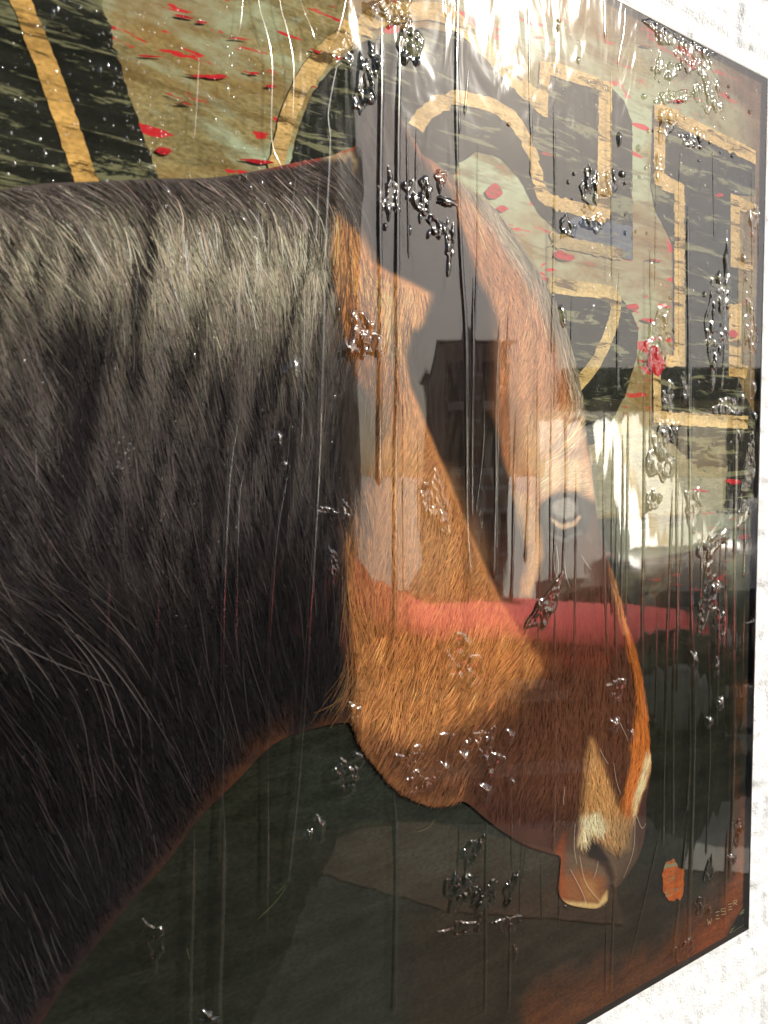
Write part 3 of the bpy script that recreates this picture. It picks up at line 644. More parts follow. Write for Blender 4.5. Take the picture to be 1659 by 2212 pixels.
    over(c, [(1196, 968), (1262, 966), (1270, 986), (1210, 990)], (112, 84, 66), 14, .6, **K)
    over(c, [(1112, 1060), (1165, 1080), (1175, 1200), (1150, 1290), (1132, 1280), (1146, 1190)], (206, 156, 100), 10, .8, **K)
    over(c, LOCK, (138, 126, 108), 9, .95, mul=.55 + .45 * smooth(.3, .6, NZ[2].fbm((px - .6 * py) / 9, py / 60, 3)), **K)
    # eye
    over(c, [(1168, 1090), (1200, 1068), (1250, 1062), (1282, 1086), (1276, 1150), (1240, 1170), (1196, 1160), (1172, 1130)], (30, 26, 24), 8, .95, **K)
    t = np.linspace(0, 2 * math.pi, 20, endpoint=False)
    def ell(cx, cy, rx, ry): return np.stack([cx + rx * np.cos(t), cy + ry * np.sin(t)], 1)
    over(c, ell(1227, 1108, 30, 34), (60, 52, 46), 4, .9, **K)
    over(c, [(1197, 1122), (1206, 1136), (1226, 1144), (1250, 1138), (1262, 1116), (1256, 1114), (1242, 1130), (1222, 1134), (1206, 1126)], (190, 158, 124), 2.5, .9, **K)
    over(c, ell(1228, 1100, 25, 22), (168, 162, 154), 6, .7, **K)
    over(c, [(1190, 1148), (1226, 1164), (1262, 1146), (1266, 1156), (1228, 1174), (1192, 1158)], (96, 92, 86), 4, .5, **K)
    # bridge of the nose, nostril, muzzle
    over(c, NOSE, (196, 116, 56), 6, 1, **K)
    over(c, [(1326, 1220), (1346, 1290), (1364, 1370), (1352, 1370), (1332, 1290)], (206, 150, 92), 7, .8, **K)
    over(c, [(1414, 1640), (1404, 1630), (1386, 1690), (1372, 1740), (1368, 1800), (1380, 1740), (1400, 1700)], (232, 216, 168), 8, .95, **K)
    over(c, [(1258, 1780), (1300, 1780), (1362, 1770), (1396, 1780), (1398, 1830), (1380, 1860), (1340, 1920), (1318, 1910), (1316, 1960), (1216, 1950), (1218, 1840), (1240, 1830)], (96, 80, 64), 26, .8, **K)
    over(c, NOSTR, (200, 150, 94), 13, 1, **K)
    over(c, [(1262, 1770), (1300, 1760), (1320, 1790), (1310, 1815), (1285, 1806), (1270, 1832), (1258, 1828)], (236, 224, 182), 10, .95, **K)
    over(c, [(1320, 1760), (1365, 1780), (1360, 1830), (1330, 1840), (1312, 1812)], (168, 136, 92), 18, .7, **K)
    over(c, [(1270, 1838), (1284, 1818), (1300, 1826), (1322, 1860), (1336, 1900), (1330, 1918), (1312, 1880), (1292, 1862), (1276, 1856)], (34, 28, 27), 6, .95, **K)
    over(c, [(1384, 1740), (1406, 1710), (1402, 1800), (1386, 1850), (1376, 1800)], (66, 46, 42), 8, .8, **K)
    over(c, [(1214, 1900), (1260, 1880), (1312, 1900), (1318, 1945), (1300, 1964), (1232, 1955), (1212, 1930)], (122, 74, 42), 12, .85, **K)
    over(c, [(1214, 1944), (1236, 1952), (1300, 1958), (1318, 1930), (1320, 1950), (1302, 1966), (1278, 1968), (1230, 1958)], (196, 168, 112), 5, .9, **K)
    over(c, [(1262, 1900), (1290, 1910), (1300, 1950), (1276, 1944)], (168, 128, 74), 12, .5, **K)
    over(c, [(1058, 1700), (1200, 1760), (1216, 1850), (1140, 1826), (1060, 1770)], (74, 46, 40), 30, .6, **K)
    over(c, [(1206, 1840), (1224, 1800), (1228, 1960), (1213, 1940)], (134, 62, 26), 8, .6, **K)
    k = 0.8 + 0.4 * n2
    return c * k[:, None]

ox, oz = to_panel(OUTS[:, 0], OUTS[:, 1]); OUTP = np.stack([ox, oz], 1)
def horse_mesh():
    step = 0.0017
    x0, x1 = PX0 + .004, float(OUTP[:, 0].max()) + step; z0, z1 = PZ0 + .004, float(OUTP[:, 1].max()) + step
    xs = np.arange(x0, x1, step); zs = np.arange(z0, z1, step)
    # coarser where the panel runs out of view to the left
    xs = np.concatenate([np.linspace(PX0 + .004, -0.46, 40)[:-1], np.arange(-0.46, x1, step)])
    X, Z = np.meshgrid(xs, zs); nx, nz = len(xs), len(zs)
    sd = poly_sd(OUTP, X.ravel(), Z.ravel()); ins = sd > 0
    idx = np.arange(nx * nz).reshape(nz, nx)
    q = np.stack([idx[:-1, :-1].ravel(), idx[:-1, 1:].ravel(), idx[1:, 1:].ravel(), idx[1:, :-1].ravel()], 1)
    keep = ins[q].any(1); q = q[keep]; used = np.unique(q); remap = np.full(nx * nz, -1); remap[used] = np.arange(len(used)); q = remap[q]
    xx = X.ravel()[used]; zz = Z.ravel()[used]; s = sd[used]
    o = np.where(s < 0)[0]                           # snap the rim onto the outline
    A = OUTP; B = np.roll(OUTP, -1, 0); best = np.full(len(o), 1e9); bx = xx[o].copy(); bz = zz[o].copy()
    for a, b_ in zip(A, B):
        e = b_ - a; t = np.clip(((xx[o] - a[0]) * e[0] + (zz[o] - a[1]) * e[1]) / (e @ e + 1e-15), 0, 1)
        qx = a[0] + t * e[0]; qz = a[1] + t * e[1]; d = (qx - xx[o]) ** 2 + (qz - zz[o]) ** 2
        m = d < best; best[m] = d[m]; bx[m] = qx[m]; bz[m] = qz[m]
    xx[o] = bx; zz[o] = bz
    px, py = to_photo(xx, zz)
    return xx, zz, q, paint_horse(px, py, xx, zz)
hx, hz, hq, hc = horse_mesh()
horse = part('horse_print', np.stack([hx, np.full_like(hx, Y_HORSE), hz], 1), hq, M['horse'], None, False, hc)
tag(horse, 'printed brown horse with dark mane, head lowered')

# flow of the hair, given by a few strokes (x, y, dx, dy)
FLOW = np.array([(0, 410, 1, .55), (200, 400, 1, .6), (450, 390, 1, .7), (650, 370, 1, .8), (740, 400, .9, 1), (0, 520, .6, 1), (200, 520, .45, 1), (450, 520, .25, 1), (650, 520, .12, 1), (720, 560, .1, 1),
    (0, 800, .42, 1), (300, 800, .22, 1), (600, 800, .16, 1), (0, 1200, .5, 1), (300, 1200, .34, 1), (600, 1200, .26, 1), (720, 1100, .2, 1), (0, 1700, .45, 1), (300, 1650, .42, 1), (600, 1500, .3, 1), (100, 2050, .4, 1), (0, 1290, 1.2, 1), (150, 1330, 1, .9),
    (750, 520, -.1, 1), (800, 640, .1, 1), (880, 660, -.25, 1), (830, 800, -.1, 1), (860, 950, -.25, 1), (900, 1100, -.3, 1), (800, 1200, -.15, 1), (1000, 1250, -.45, 1), (900, 1400, -.45, 1), (1100, 1420, -.6, 1), (820, 1550, -.3, 1), (950, 1600, -.55, 1), (1050, 1620, -.6, 1), (900, 1700, -.8, 1),
    (1020, 470, .5, 1), (1100, 560, .55, 1), (1180, 680, .4, 1), (1240, 820, .25, 1), (1100, 700, -.2, 1), (1130, 800, -.35, 1), (1110, 900, -.7, 1), (1200, 920, -.5, 1), (1160, 1000, -.8, 1), (1240, 1040, -.9, .5), (1120, 1080, -.4, 1), (1140, 1200, -.2, 1), (840, 320, .5, 1), (920, 380, .6, 1),
    (1350, 1350, .2, 1), (1390, 1550, 0, 1), (1380, 1700, -.3, 1), (1290, 1700, .05, 1), (1200, 1550, -.2, 1), (1150, 1750, -.3, 1), (1300, 1900, .2, 1)], float)
def flow(x, y):
    d = (FLOW[None, :, 0] - x[:, None]) ** 2 + (FLOW[None, :, 1] - y[:, None]) ** 2
    w = 1 / (d + 400) ** 1.6; v = FLOW[:, 2:] / np.linalg.norm(FLOW[:, 2:], axis=1)[:, None]
    r = w @ v; return r / (np.linalg.norm(r, axis=1)[:, None] + 1e-9)

def hairs(name, region, n, length, width, segs, bright, curl=0.1, label=None, lift=0.0, tone=None, jit=0.18, seed=0):
    g = np.random.default_rng(100 + seed); reg = np.asarray(region, float)
    x = g.uniform(reg[:, 0].min(), reg[:, 0].max(), n * 4); y = g.uniform(reg[:, 1].min(), reg[:, 1].max(), n * 4)
    ok = (poly_sd(reg, x, y) > 0) & (poly_sd(OUTS, x, y) > -2); x = x[ok][:n]; y = y[ok][:n]; n = len(x)
    ln = g.uniform(*length, n); wd = g.uniform(*width, n)
    cl = NZ[seed % 6](x / 26 + seed * 7, y / 90); cl2 = NZ[(seed + 3) % 6](x / 26 + 50, y / 110 + seed)
    rot = (cl - .5) * jit * 3.2 + g.normal(0, jit * .35, n); bend = (cl2 - .5) * curl * 3 + g.normal(0, curl * .4, n)
    pts = []; cx, cy = x.copy(), y.copy()
    for s in range(segs + 1):
        pts.append((cx.copy(), cy.copy()))
        f = flow(cx, cy); a = rot + bend * (s / segs)
        fx = f[:, 0] * np.cos(a) - f[:, 1] * np.sin(a); fy = f[:, 0] * np.sin(a) + f[:, 1] * np.cos(a)
        cx = cx + fx * ln / segs; cy = cy + fy * ln / segs
    PX_ = np.stack([p[0] for p in pts], 1); PY_ = np.stack([p[1] for p in pts], 1)
    mid = segs // 2
    mx, mz = to_panel(PX_[:, mid], PY_[:, mid]); c0 = paint_horse(PX_[:, mid], PY_[:, mid], mx, mz)
    b_ = np.exp(g.normal(bright[0], bright[1] * .75, n) + (NZ[(seed + 1) % 6](x / 11 + 9, y / 150) - .5) * bright[1] * 2.0); c0 = c0 * b_[:, None]
    if tone is not None: c0 = c0 * (1 - tone[1]) + ink(tone[0]) * tone[1] * g.uniform(.5, 1.2, n)[:, None]
    c0 = c0 * (1 + g.normal(0, .05, (n, 3)))
    XX, ZZ = to_panel(PX_, PY_)
    dx = np.gradient(XX, axis=1); dz = np.gradient(ZZ, axis=1); l = np.sqrt(dx * dx + dz * dz) + 1e-12
    nx_ = -dz / l; nz_ = dx / l
    taper = np.sin(np.linspace(.12, 1, segs + 1) * math.pi * .95) ** .6
    mm = (0.0005) * wd[:, None] * taper[None, :] * .5
    yy = Y_HAIR - lift - g.random(n)[:, None] * 0.0006 * np.ones((1, segs + 1))
    ends = poly_sd(OUTS, PX_[:, -1], PY_[:, -1]); inb = (ends > (5 if PX_.mean() < 740 else -6)) & (XX.min(1) > PX0 + .004) & (ZZ.min(1) > PZ0 + .004) & (XX.max(1) < PX1 - .004)
    Lf = np.stack([XX + nx_ * mm, yy, ZZ + nz_ * mm], 2)[inb]; Rt = np.stack([XX - nx_ * mm, yy, ZZ - nz_ * mm], 2)[inb]
    c0 = np.clip(c0[inb], 0.002, .75); n = len(c0)
    V = np.concatenate([Lf, Rt], 1).reshape(-1, 3); k = segs + 1
    base = (np.arange(n) * 2 * k)[:, None] + np.arange(segs)[None, :]
    Fc = np.stack([base, base + 1, base + 1 + k, base + k], 2).reshape(-1, 4)
    o = part(name, V, Fc, M['hair'], horse, False, np.repeat(c0, 2 * k, axis=0)); tag(o, label, None, None, 'stuff'); return o
MANE = [(-330, 400), (0, 402), (340, 384), (560, 366), (745, 335), (752, 470), (738, 520), (735, 640), (760, 800), (790, 880), (765, 1060), (745, 1200), (750, 1500), (600, 1590), (480, 1680), (300, 1900), (120, 2130), (-330, 2300)]
MANE_LOW = [(-330, 900), (740, 900), (745, 1200), (750, 1480), (560, 1580), (420, 1740), (200, 1990), (60, 2150), (-330, 2300)]
hairs('mane_hair', MANE, 24000, (40, 130), (.7, 1.5), 6, (-0.05, .32), .14, None, 0, None, .16, 1)
hairs('mane_hair', MANE, 1600, (50, 150), (.7, 1.2), 7, (.25, .4), .2, None, .0004, None, .18, 2)
hairs('mane_hair', MANE_LOW, 320, (70, 200), (.7, 1.4), 9, (.1, .4), .2, None, .0006, ((96, 86, 86), .4), .14, 3)
hairs('mane_hair', [(-330, 1050), (80, 1180), (330, 1330), (320, 1400), (-330, 1380)], 26, (160, 340), (.8, 1.5), 10, (.1, .3), .3, None, .0008, ((120, 108, 104), .6), .14, 4)
hairs('mane_hair', LOCK, 1500, (50, 130), (.8, 2.2), 6, (0.05, .55), .2, None, .0004, ((170, 158, 134), .25), .16, 5)
hairs('mane_hair', [(735, 470), (790, 480), (900, 640), (890, 760), (830, 960), (790, 1080), (748, 1200), (735, 900)], 240, (90, 220), (.8, 1.8), 8, (-.5, .4), .3, None, .0006, ((60, 48, 40), .5), .22, 6)
hairs('mane_hair', [(742, 1150), (800, 1150), (820, 1540), (755, 1560)], 160, (60, 160), (.8, 1.6), 8, (.2, .4), .5, None, .0006, ((150, 110, 70), .5), .4, 7)
hairs('mane_hair', MANE, 15000, (20, 80), (.45, .95), 5, (-.05, .45), .2, None, .0003, None, .2, 16)
hairs('mane_hair', [(-330, 396), (0, 400), (340, 380), (560, 362), (745, 325), (765, 440), (730, 500), (0, 500), (-330, 500)], 3500, (50, 120), (.6, 1.6), 5, (.0, .8), .2, None, .0003, None, .2, 17)
hairs('coat_hair', CHEEK, 21000, (12, 30), (.7, 1.6), 2, (.02, .30), .2, None, .0002, None, .2, 8)
hairs('coat_hair', [(780, 1380), (1080, 1330), (1170, 1430), (1040, 1600), (1000, 1735), (900, 1725), (790, 1600)], 2600, (22, 46), (.9, 1.9), 3, (.38, .3), .25, None, .0005, None, .2, 9)
hairs('coat_hair', FORE, 9000, (10, 24), (.7, 1.6), 2, (.04, .30), .25, None, .0002, None, .25, 10)
hairs('coat_hair', [(1050, 1330), (1340, 1250), (1400, 1700), (1250, 1800), (1060, 1760), (1010, 1700)], 5000, (10, 26), (.8, 1.8), 2, (0, .22), .2, None, .0002, None, .2, 11)
hairs('coat_hair', NOSE, 1800, (10, 24), (.8, 1.8), 2, (0, .18), .2, None, .0002, None, .2, 12)
hairs('coat_hair', NOSTR, 1800, (10, 22), (.8, 1.8), 2, (0, .20), .2, None, .0002, None, .2, 13)
hairs('coat_hair', [(770, 310), (800, 210), (850, 215), (960, 360), (985, 450), (800, 460)], 2200, (24, 70), (.9, 2.0), 4, (.1, .5), .2, None, .0002, None, .2, 14)
hairs('neck_hair', [(764, 1560), (690, 1500), (560, 1556), (400, 1710), (180, 1980), (60, 2140), (110, 2120), (370, 1830), (510, 1680), (640, 1580)], 1500, (10, 22), (.6, 1.2), 3, (-.15, .3), .2, None, .0004, None, .2, 15)

def strokes(name, paths, w, colr, lift, parent=None):
    for i, pth in enumerate(paths):
        V = []; Fc = []; C = []
        p = spline(pth, 6); X, Z = to_panel(p[:, 0], p[:, 1]); d = np.stack([np.gradient(X), np.gradient(Z)], 1); d /= np.linalg.norm(d, axis=1)[:, None]
        ww = .0005 * w * .5 * np.sin(np.linspace(.15, .97, len(p)) * math.pi) ** .5; b0 = len(V)
        for k in range(len(p)):
            for s in (1, -1): V.append((X[k] - s * d[k, 1] * ww[k], Y_HAIR - lift - .00002 * i, Z[k] + s * d[k, 0] * ww[k])); C.append(ink(colr))
        for k in range(len(p) - 1): Fc.append((b0 + 2 * k, b0 + 2 * k + 1, b0 + 2 * k + 3, b0 + 2 * k + 2))
        part(name, V, Fc, M['hair'], parent or horse, False, np.array(C))
lash = [[(1222 + 1.6 * k, 1078 + .6 * abs(k - 3.5)), (1214 + 4 * k, 1096 - .8 * abs(k - 3.5)), (1206 + 6.2 * k, 1118 - 2.6 * abs(k - 3.5))] for k in range(8)]
strokes('eyelash', lash, 1.1, (150, 142, 132), .0009)
wh = [[(1376, 1770), (1372, 1840), (1350, 1900)], [(1330, 1650), (1336, 1690), (1346, 1720)], [(1256, 1850), (1270, 1910), (1310, 1960)], [(1236, 1880), (1262, 1930), (1270, 1955)], [(1378, 1760), (1390, 1790), (1400, 1780)],
      [(1196, 1170), (1202, 1230), (1215, 1262)], [(1222, 1190), (1226, 1240), (1236, 1270)], [(1206, 1180), (1210, 1220), (1208, 1250)], [(1260, 1200), (1272, 1220), (1282, 1232)], [(1296, 1862), (1290, 1890), (1284, 1900)], [(1342, 1560), (1356, 1590), (1360, 1604)],
      [(1300, 1620), (1310, 1640), (1318, 1652)], [(1224, 1700), (1221, 1730), (1222, 1740)], [(1246, 1780), (1244, 1830), (1250, 1870)]]
strokes('whisker', wh, 1.0, (186, 172, 156), .0010)

# signature scratched near the lower right corner: spaced capitals, as far as they can be read
def signature():
    segs = {'W': [[(0, 1), (.3, 0), (.5, .6), (.7, 0), (1, 1)]], 'E': [[(1, 1), (0, 1)], [(.1, .5), (.9, .5)], [(0, 0), (1, 0)]], 'S': [[(1, 1), (0, 1), (0, .55), (1, .5), (1, 0), (0, 0)]], 'R': [[(0, 0), (0, 1), (.9, 1), (.9, .55), (.1, .5), (1, 0)]]}
    sp = [('W', 1532, 2000, 9, 13), ('E', 1550, 1988, 8, 15), ('S', 1562, 1978, 9, 12), ('E', 1577, 1968, 9, 12), ('R', 1589, 1958, 7, 10)]
    for i, (ch, x, y, w, h) in enumerate(sp):
        V = []; Fc = []
        for st in segs[ch]:
            p = np.array([(x + a * w, y - b_ * h - .5 * a * w * .55) for a, b_ in st]); X, Z = to_panel(p[:, 0], p[:, 1])
            for k in range(len(p) - 1):
                a = np.array([X[k], Z[k]]); c = np.array([X[k + 1], Z[k + 1]]); d = (c - a) / np.linalg.norm(c - a); nn = np.array([-d[1], d[0]]) * .0004; b0 = len(V)
                for q in (a + nn, a - nn, c - nn, c + nn): V.append((q[0], .0030 - .0001 * k, q[1]))
                Fc.append((b0, b0 + 1, b0 + 2, b0 + 3))
        part('signature_letter', V, Fc, M['hair'], panel, False, np.tile(ink((170, 146, 106)), (len(V), 1)))
signature()
scr = [[(470, 1940), (600, 1925), (740, 1905)], [(560, 1990), (600, 1950), (625, 1915)], [(520, 1985), (585, 1978)], [(420, 2090), (410, 2050), (400, 2020)], [(640, 2010), (760, 1990)], [(800, 2035), (850, 2020), (880, 2016)], [(380, 2100), (400, 2060)], [(700, 2090), (640, 2100)], [(905, 1800), (930, 1790), (945, 1770)]]
strokes('scratch', [scr[1], [(600, 1935), (622, 1912)], [(412, 2075), (406, 2050)], scr[8]], .8, (96, 102, 62), .0006, panel)

# ------------------------------------------------------------------ the poured resin
HOLES = []
def px_scale(px, py):
    x0, z0 = to_panel(px, py); x1, z1 = to_panel(px + 1, py); x2, z2 = to_panel(px, py + 1)
    return float(math.hypot(x1 - x0, z1 - z0)), float(math.hypot(x2 - x0, z2 - z0))
film_parts = []
def drip(path, w, h=0.15, bulb=1.25, seed=0, taper_top=True):
    p = spline(path, 10); g = np.random.default_rng(500 + seed)
    X, Z = to_panel(p[:, 0], p[:, 1])
    # resample evenly
    s = np.concatenate([[0], np.cumsum(np.hypot(np.diff(X), np.diff(Z)))]); Ln = s[-1]
    n = int(max(8, min(140, Ln / 0.006))); t = np.linspace(0, Ln, n); X = np.interp(t, s, X); Z = np.interp(t, s, Z)
    u = t / Ln
    sx, sy = px_scale(*p[len(p) // 2]); hw = w * (sx + sy) / 2 * .5
    W = hw * (.78 + .30 * NZ[seed % 6](u * Ln * 18 + seed, u * 0 + seed) + .14 * NZ[(seed + 1) % 6](t * 90, u * 0 + 3 + seed))
    X = X + .0016 * (NZ[(seed + 2) % 6](t * 11 + seed * 3, u * 0 + 9) - .5)
    if taper_top: W = W * np.clip(u * Ln / .05, .06, 1) ** .6
    be = np.exp(-((u * Ln - (Ln - hw * 1.6)) / (hw * 2.2)) ** 2); W = W * (1 + (bulb - 1) * be)
    endd = (Ln - t) / (W + 1e-9); W = W * np.sqrt(np.clip(endd / 1.4, .02, 1))
    dX = np.gradient(X); dZ = np.gradient(Z); l = np.hypot(dX, dZ) + 1e-12; nx_, nz_ = -dZ / l, dX / l
    K = 9; V = []; Fc = []
    for i in range(n):
        for k in range(K):
            a = -math.cos(math.pi * k / (K - 1)); hh = h * 2 * W[i] * (1 - a * a) ** .8
            V.append((X[i] + nx_[i] * W[i] * a, Y_FILM - hh, Z[i] + nz_[i] * W[i] * a))
    for i in range(n - 1):
        for k in range(K - 1): a = i * K + k; Fc.append((a, a + K, a + K + 1, a + 1))
    Va = np.array(V); Va[:, 0] = np.clip(Va[:, 0], PX0 + .003, PX1 - .003); Va[:, 2] = np.clip(Va[:, 2], PZ0 + .003, PZ1 - .003)
    me = dict(v=Va, f=np.array(Fc))
    outl = np.concatenate([Va.reshape(n, K, 3)[:, 0, ::2], Va.reshape(n, K, 3)[::-1, -1, ::2]])
    HOLES.append(outl); film_parts.append(('drip', me)); return me

def grid_fill(poly, step):
    lo, hi = poly.min(0) - step, poly.max(0) + step; xs = np.arange(lo[0], hi[0] + step, step); zs = np.arange(lo[1], hi[1] + step, step)
    X, Z = np.meshgrid(xs, zs); X = X.ravel(); Z = Z.ravel(); sd = poly_sd(poly, X, Z); nx, nz = len(xs), len(zs); idx = np.arange(nx * nz).reshape(nz, nx)
    q = np.stack([idx[:-1, :-1].ravel(), idx[:-1, 1:].ravel(), idx[1:, 1:].ravel(), idx[1:, :-1].ravel()], 1); q = q[(sd > 0)[q].any(1)]
    used = np.unique(q); rm = np.full(nx * nz, -1); rm[used] = np.arange(len(used)); q = rm[q]; X, Z, sd = X[used], Z[used], sd[used]
    o = np.where(sd < 0)[0]; best = np.full(len(o), 1e9); bx, bz = X[o].copy(), Z[o].copy()
    for a, b_ in zip(poly, np.roll(poly, -1, 0)):
        e = b_ - a; t = np.clip(((X[o] - a[0]) * e[0] + (Z[o] - a[1]) * e[1]) / (e @ e + 1e-15), 0, 1)
        qx, qz = a[0] + t * e[0], a[1] + t * e[1]; d = (qx - X[o]) ** 2 + (qz - Z[o]) ** 2; m = d < best; best[m] = d[m]; bx[m] = qx[m]; bz[m] = qz[m]
    X[o], Z[o] = bx, bz; return X, Z, q, np.maximum(sd, 0)
def blister_pad(poly, seed, nb):
    g = np.random.default_rng(4000 + seed); size = min(np.ptp(poly[:, 0]), np.ptp(poly[:, 1])) / 2
    X, Z, q, sd = grid_fill(poly, max(.0006, size / 26)); rimw = min(.0028, size * .3)
    H = .0011 * smooth(0, rimw, sd) * (1 - .35 * smooth(rimw, rimw * 2.5, sd))
    H = H + .0007 * (NZ[seed % 6].fbm(X * 160 + seed, Z * 110, 2) - .5) * smooth(0, rimw * 2, sd)
    cand = np.where(sd > size * .10)[0]
    if len(cand):
        pl = []
        for k in range(nb * 4):
            if len(pl) >= nb: break
            i = g.choice(cand); r = min(g.choice([.0014, .002, .003, .0045, .006]) * g.uniform(.8, 1.2), sd[i] * .95 + .0004)
            if any((X[i] - a) ** 2 + (Z[i] - c_) ** 2 < (.75 * (r + rr)) ** 2 for a, c_, rr in pl): continue
            pl.append((X[i], Z[i], r)); d2 = ((X - X[i]) ** 2 + ((Z - Z[i]) * .8) ** 2) / r ** 2
            H = H + np.sqrt(np.clip(1 - d2, 0, 1)) * r * (.34 if g.random() < .8 else -.2)
    H = np.maximum(H, 0) * (sd > 0)
    V = np.stack([np.clip(X, PX0 + .003, PX1 - .003), Y_FILM - H, np.clip(Z, PZ0 + .003, PZ1 - .003)], 1)
    HOLES.append(poly); film_parts.append(('blister', dict(v=V, f=q)))
def blister(x, y, rx, ry, rot=0.0, h=.25, kind='bub', seed=0, rings=12, segs=40, rough=.22, pits=0):
    g = np.random.default_rng(900 + seed); th = np.linspace(0, 2 * math.pi, segs, endpoint=False)
    ph = g.uniform(0, 6.28, 4); r = 1 + rough * (np.sin(2 * th + ph[0]) * .35 + np.sin(3 * th + ph[1]) * .45 + np.sin(5 * th + ph[2]) * .3 + np.sin(8 * th + ph[3]) * .2)
    ex, ey = rx * r * np.cos(th), ry * r * np.sin(th); c, s_ = math.cos(rot), math.sin(rot)
    ox_, oy_ = x + ex * c - ey * s_, y + ex * s_ + ey * c
    X, Z = to_panel(ox_, oy_); cx, cz = to_panel(x, y)
    if kind != 'drop': return blister_pad(np.stack([np.clip(X, PX0 + .003, PX1 - .003), np.clip(Z, PZ0 + .003, PZ1 - .003)], 1), seed, int(pits * .8) + 2)
    size = min(np.ptp(X), np.ptp(Z)) / 2
    V = []; P2 = []
    ss = np.linspace(0, 1, rings + 1)[1:] ** .75
    for s in ss:
        P2.append(np.stack([cx + (X - cx) * s, cz + (Z - cz) * s], 1))
    P2 = np.concatenate([np.array([[cx, cz]])] + P2); S = np.concatenate([[0], np.repeat(ss, segs)])
    if kind == 'drop': H = h * size * 2 * (1 - S ** 2) ** .9
    else:
        rim = smooth(1.0, .70, S) * (1 - .45 * smooth(.74, .40, S)); H = h * size * rim
        nb = int(pits * 2.2); area = math.sqrt(np.ptp(X) * np.ptp(Z)) / 2
        for k in range(nb):
            a, q = g.uniform(0, 6.28), math.sqrt(g.uniform(0, .70)); i = int(a / 6.2832 * segs) % segs
            bx, bz = cx + (X[i] - cx) * q, cz + (Z[i] - cz) * q; rad = min(.0036, max(.0012, area * g.uniform(.07, .20)))
            d2 = ((P2[:, 0] - bx) ** 2 + (P2[:, 1] - bz) ** 2) / rad ** 2
            H = H + np.clip(1 - d2, 0, 1) ** .8 * rad * g.choice([.42, .34, -.30, .26]) * smooth(1, .8, S)
    H = np.maximum(H, 0.0); H[S >= .999] = 0
    V = np.stack([np.clip(P2[:, 0], PX0 + .003, PX1 - .003), Y_FILM - H, np.clip(P2[:, 1], PZ0 + .003, PZ1 - .003)], 1)
    Fc = [(0, 1 + k, 1 + (k + 1) % segs) for k in range(segs)]
    for q in range(rings - 1):
        a0 = 1 + q * segs; b0 = a0 + segs
        for k in range(segs): k2 = (k + 1) % segs; Fc.append((a0 + k, b0 + k, b0 + k2, a0 + k2))
    HOLES.append(V[-segs:, [0, 2]]); film_parts.append(('blister' if kind != 'drop' else 'droplet', dict(v=V, f=Fc)))

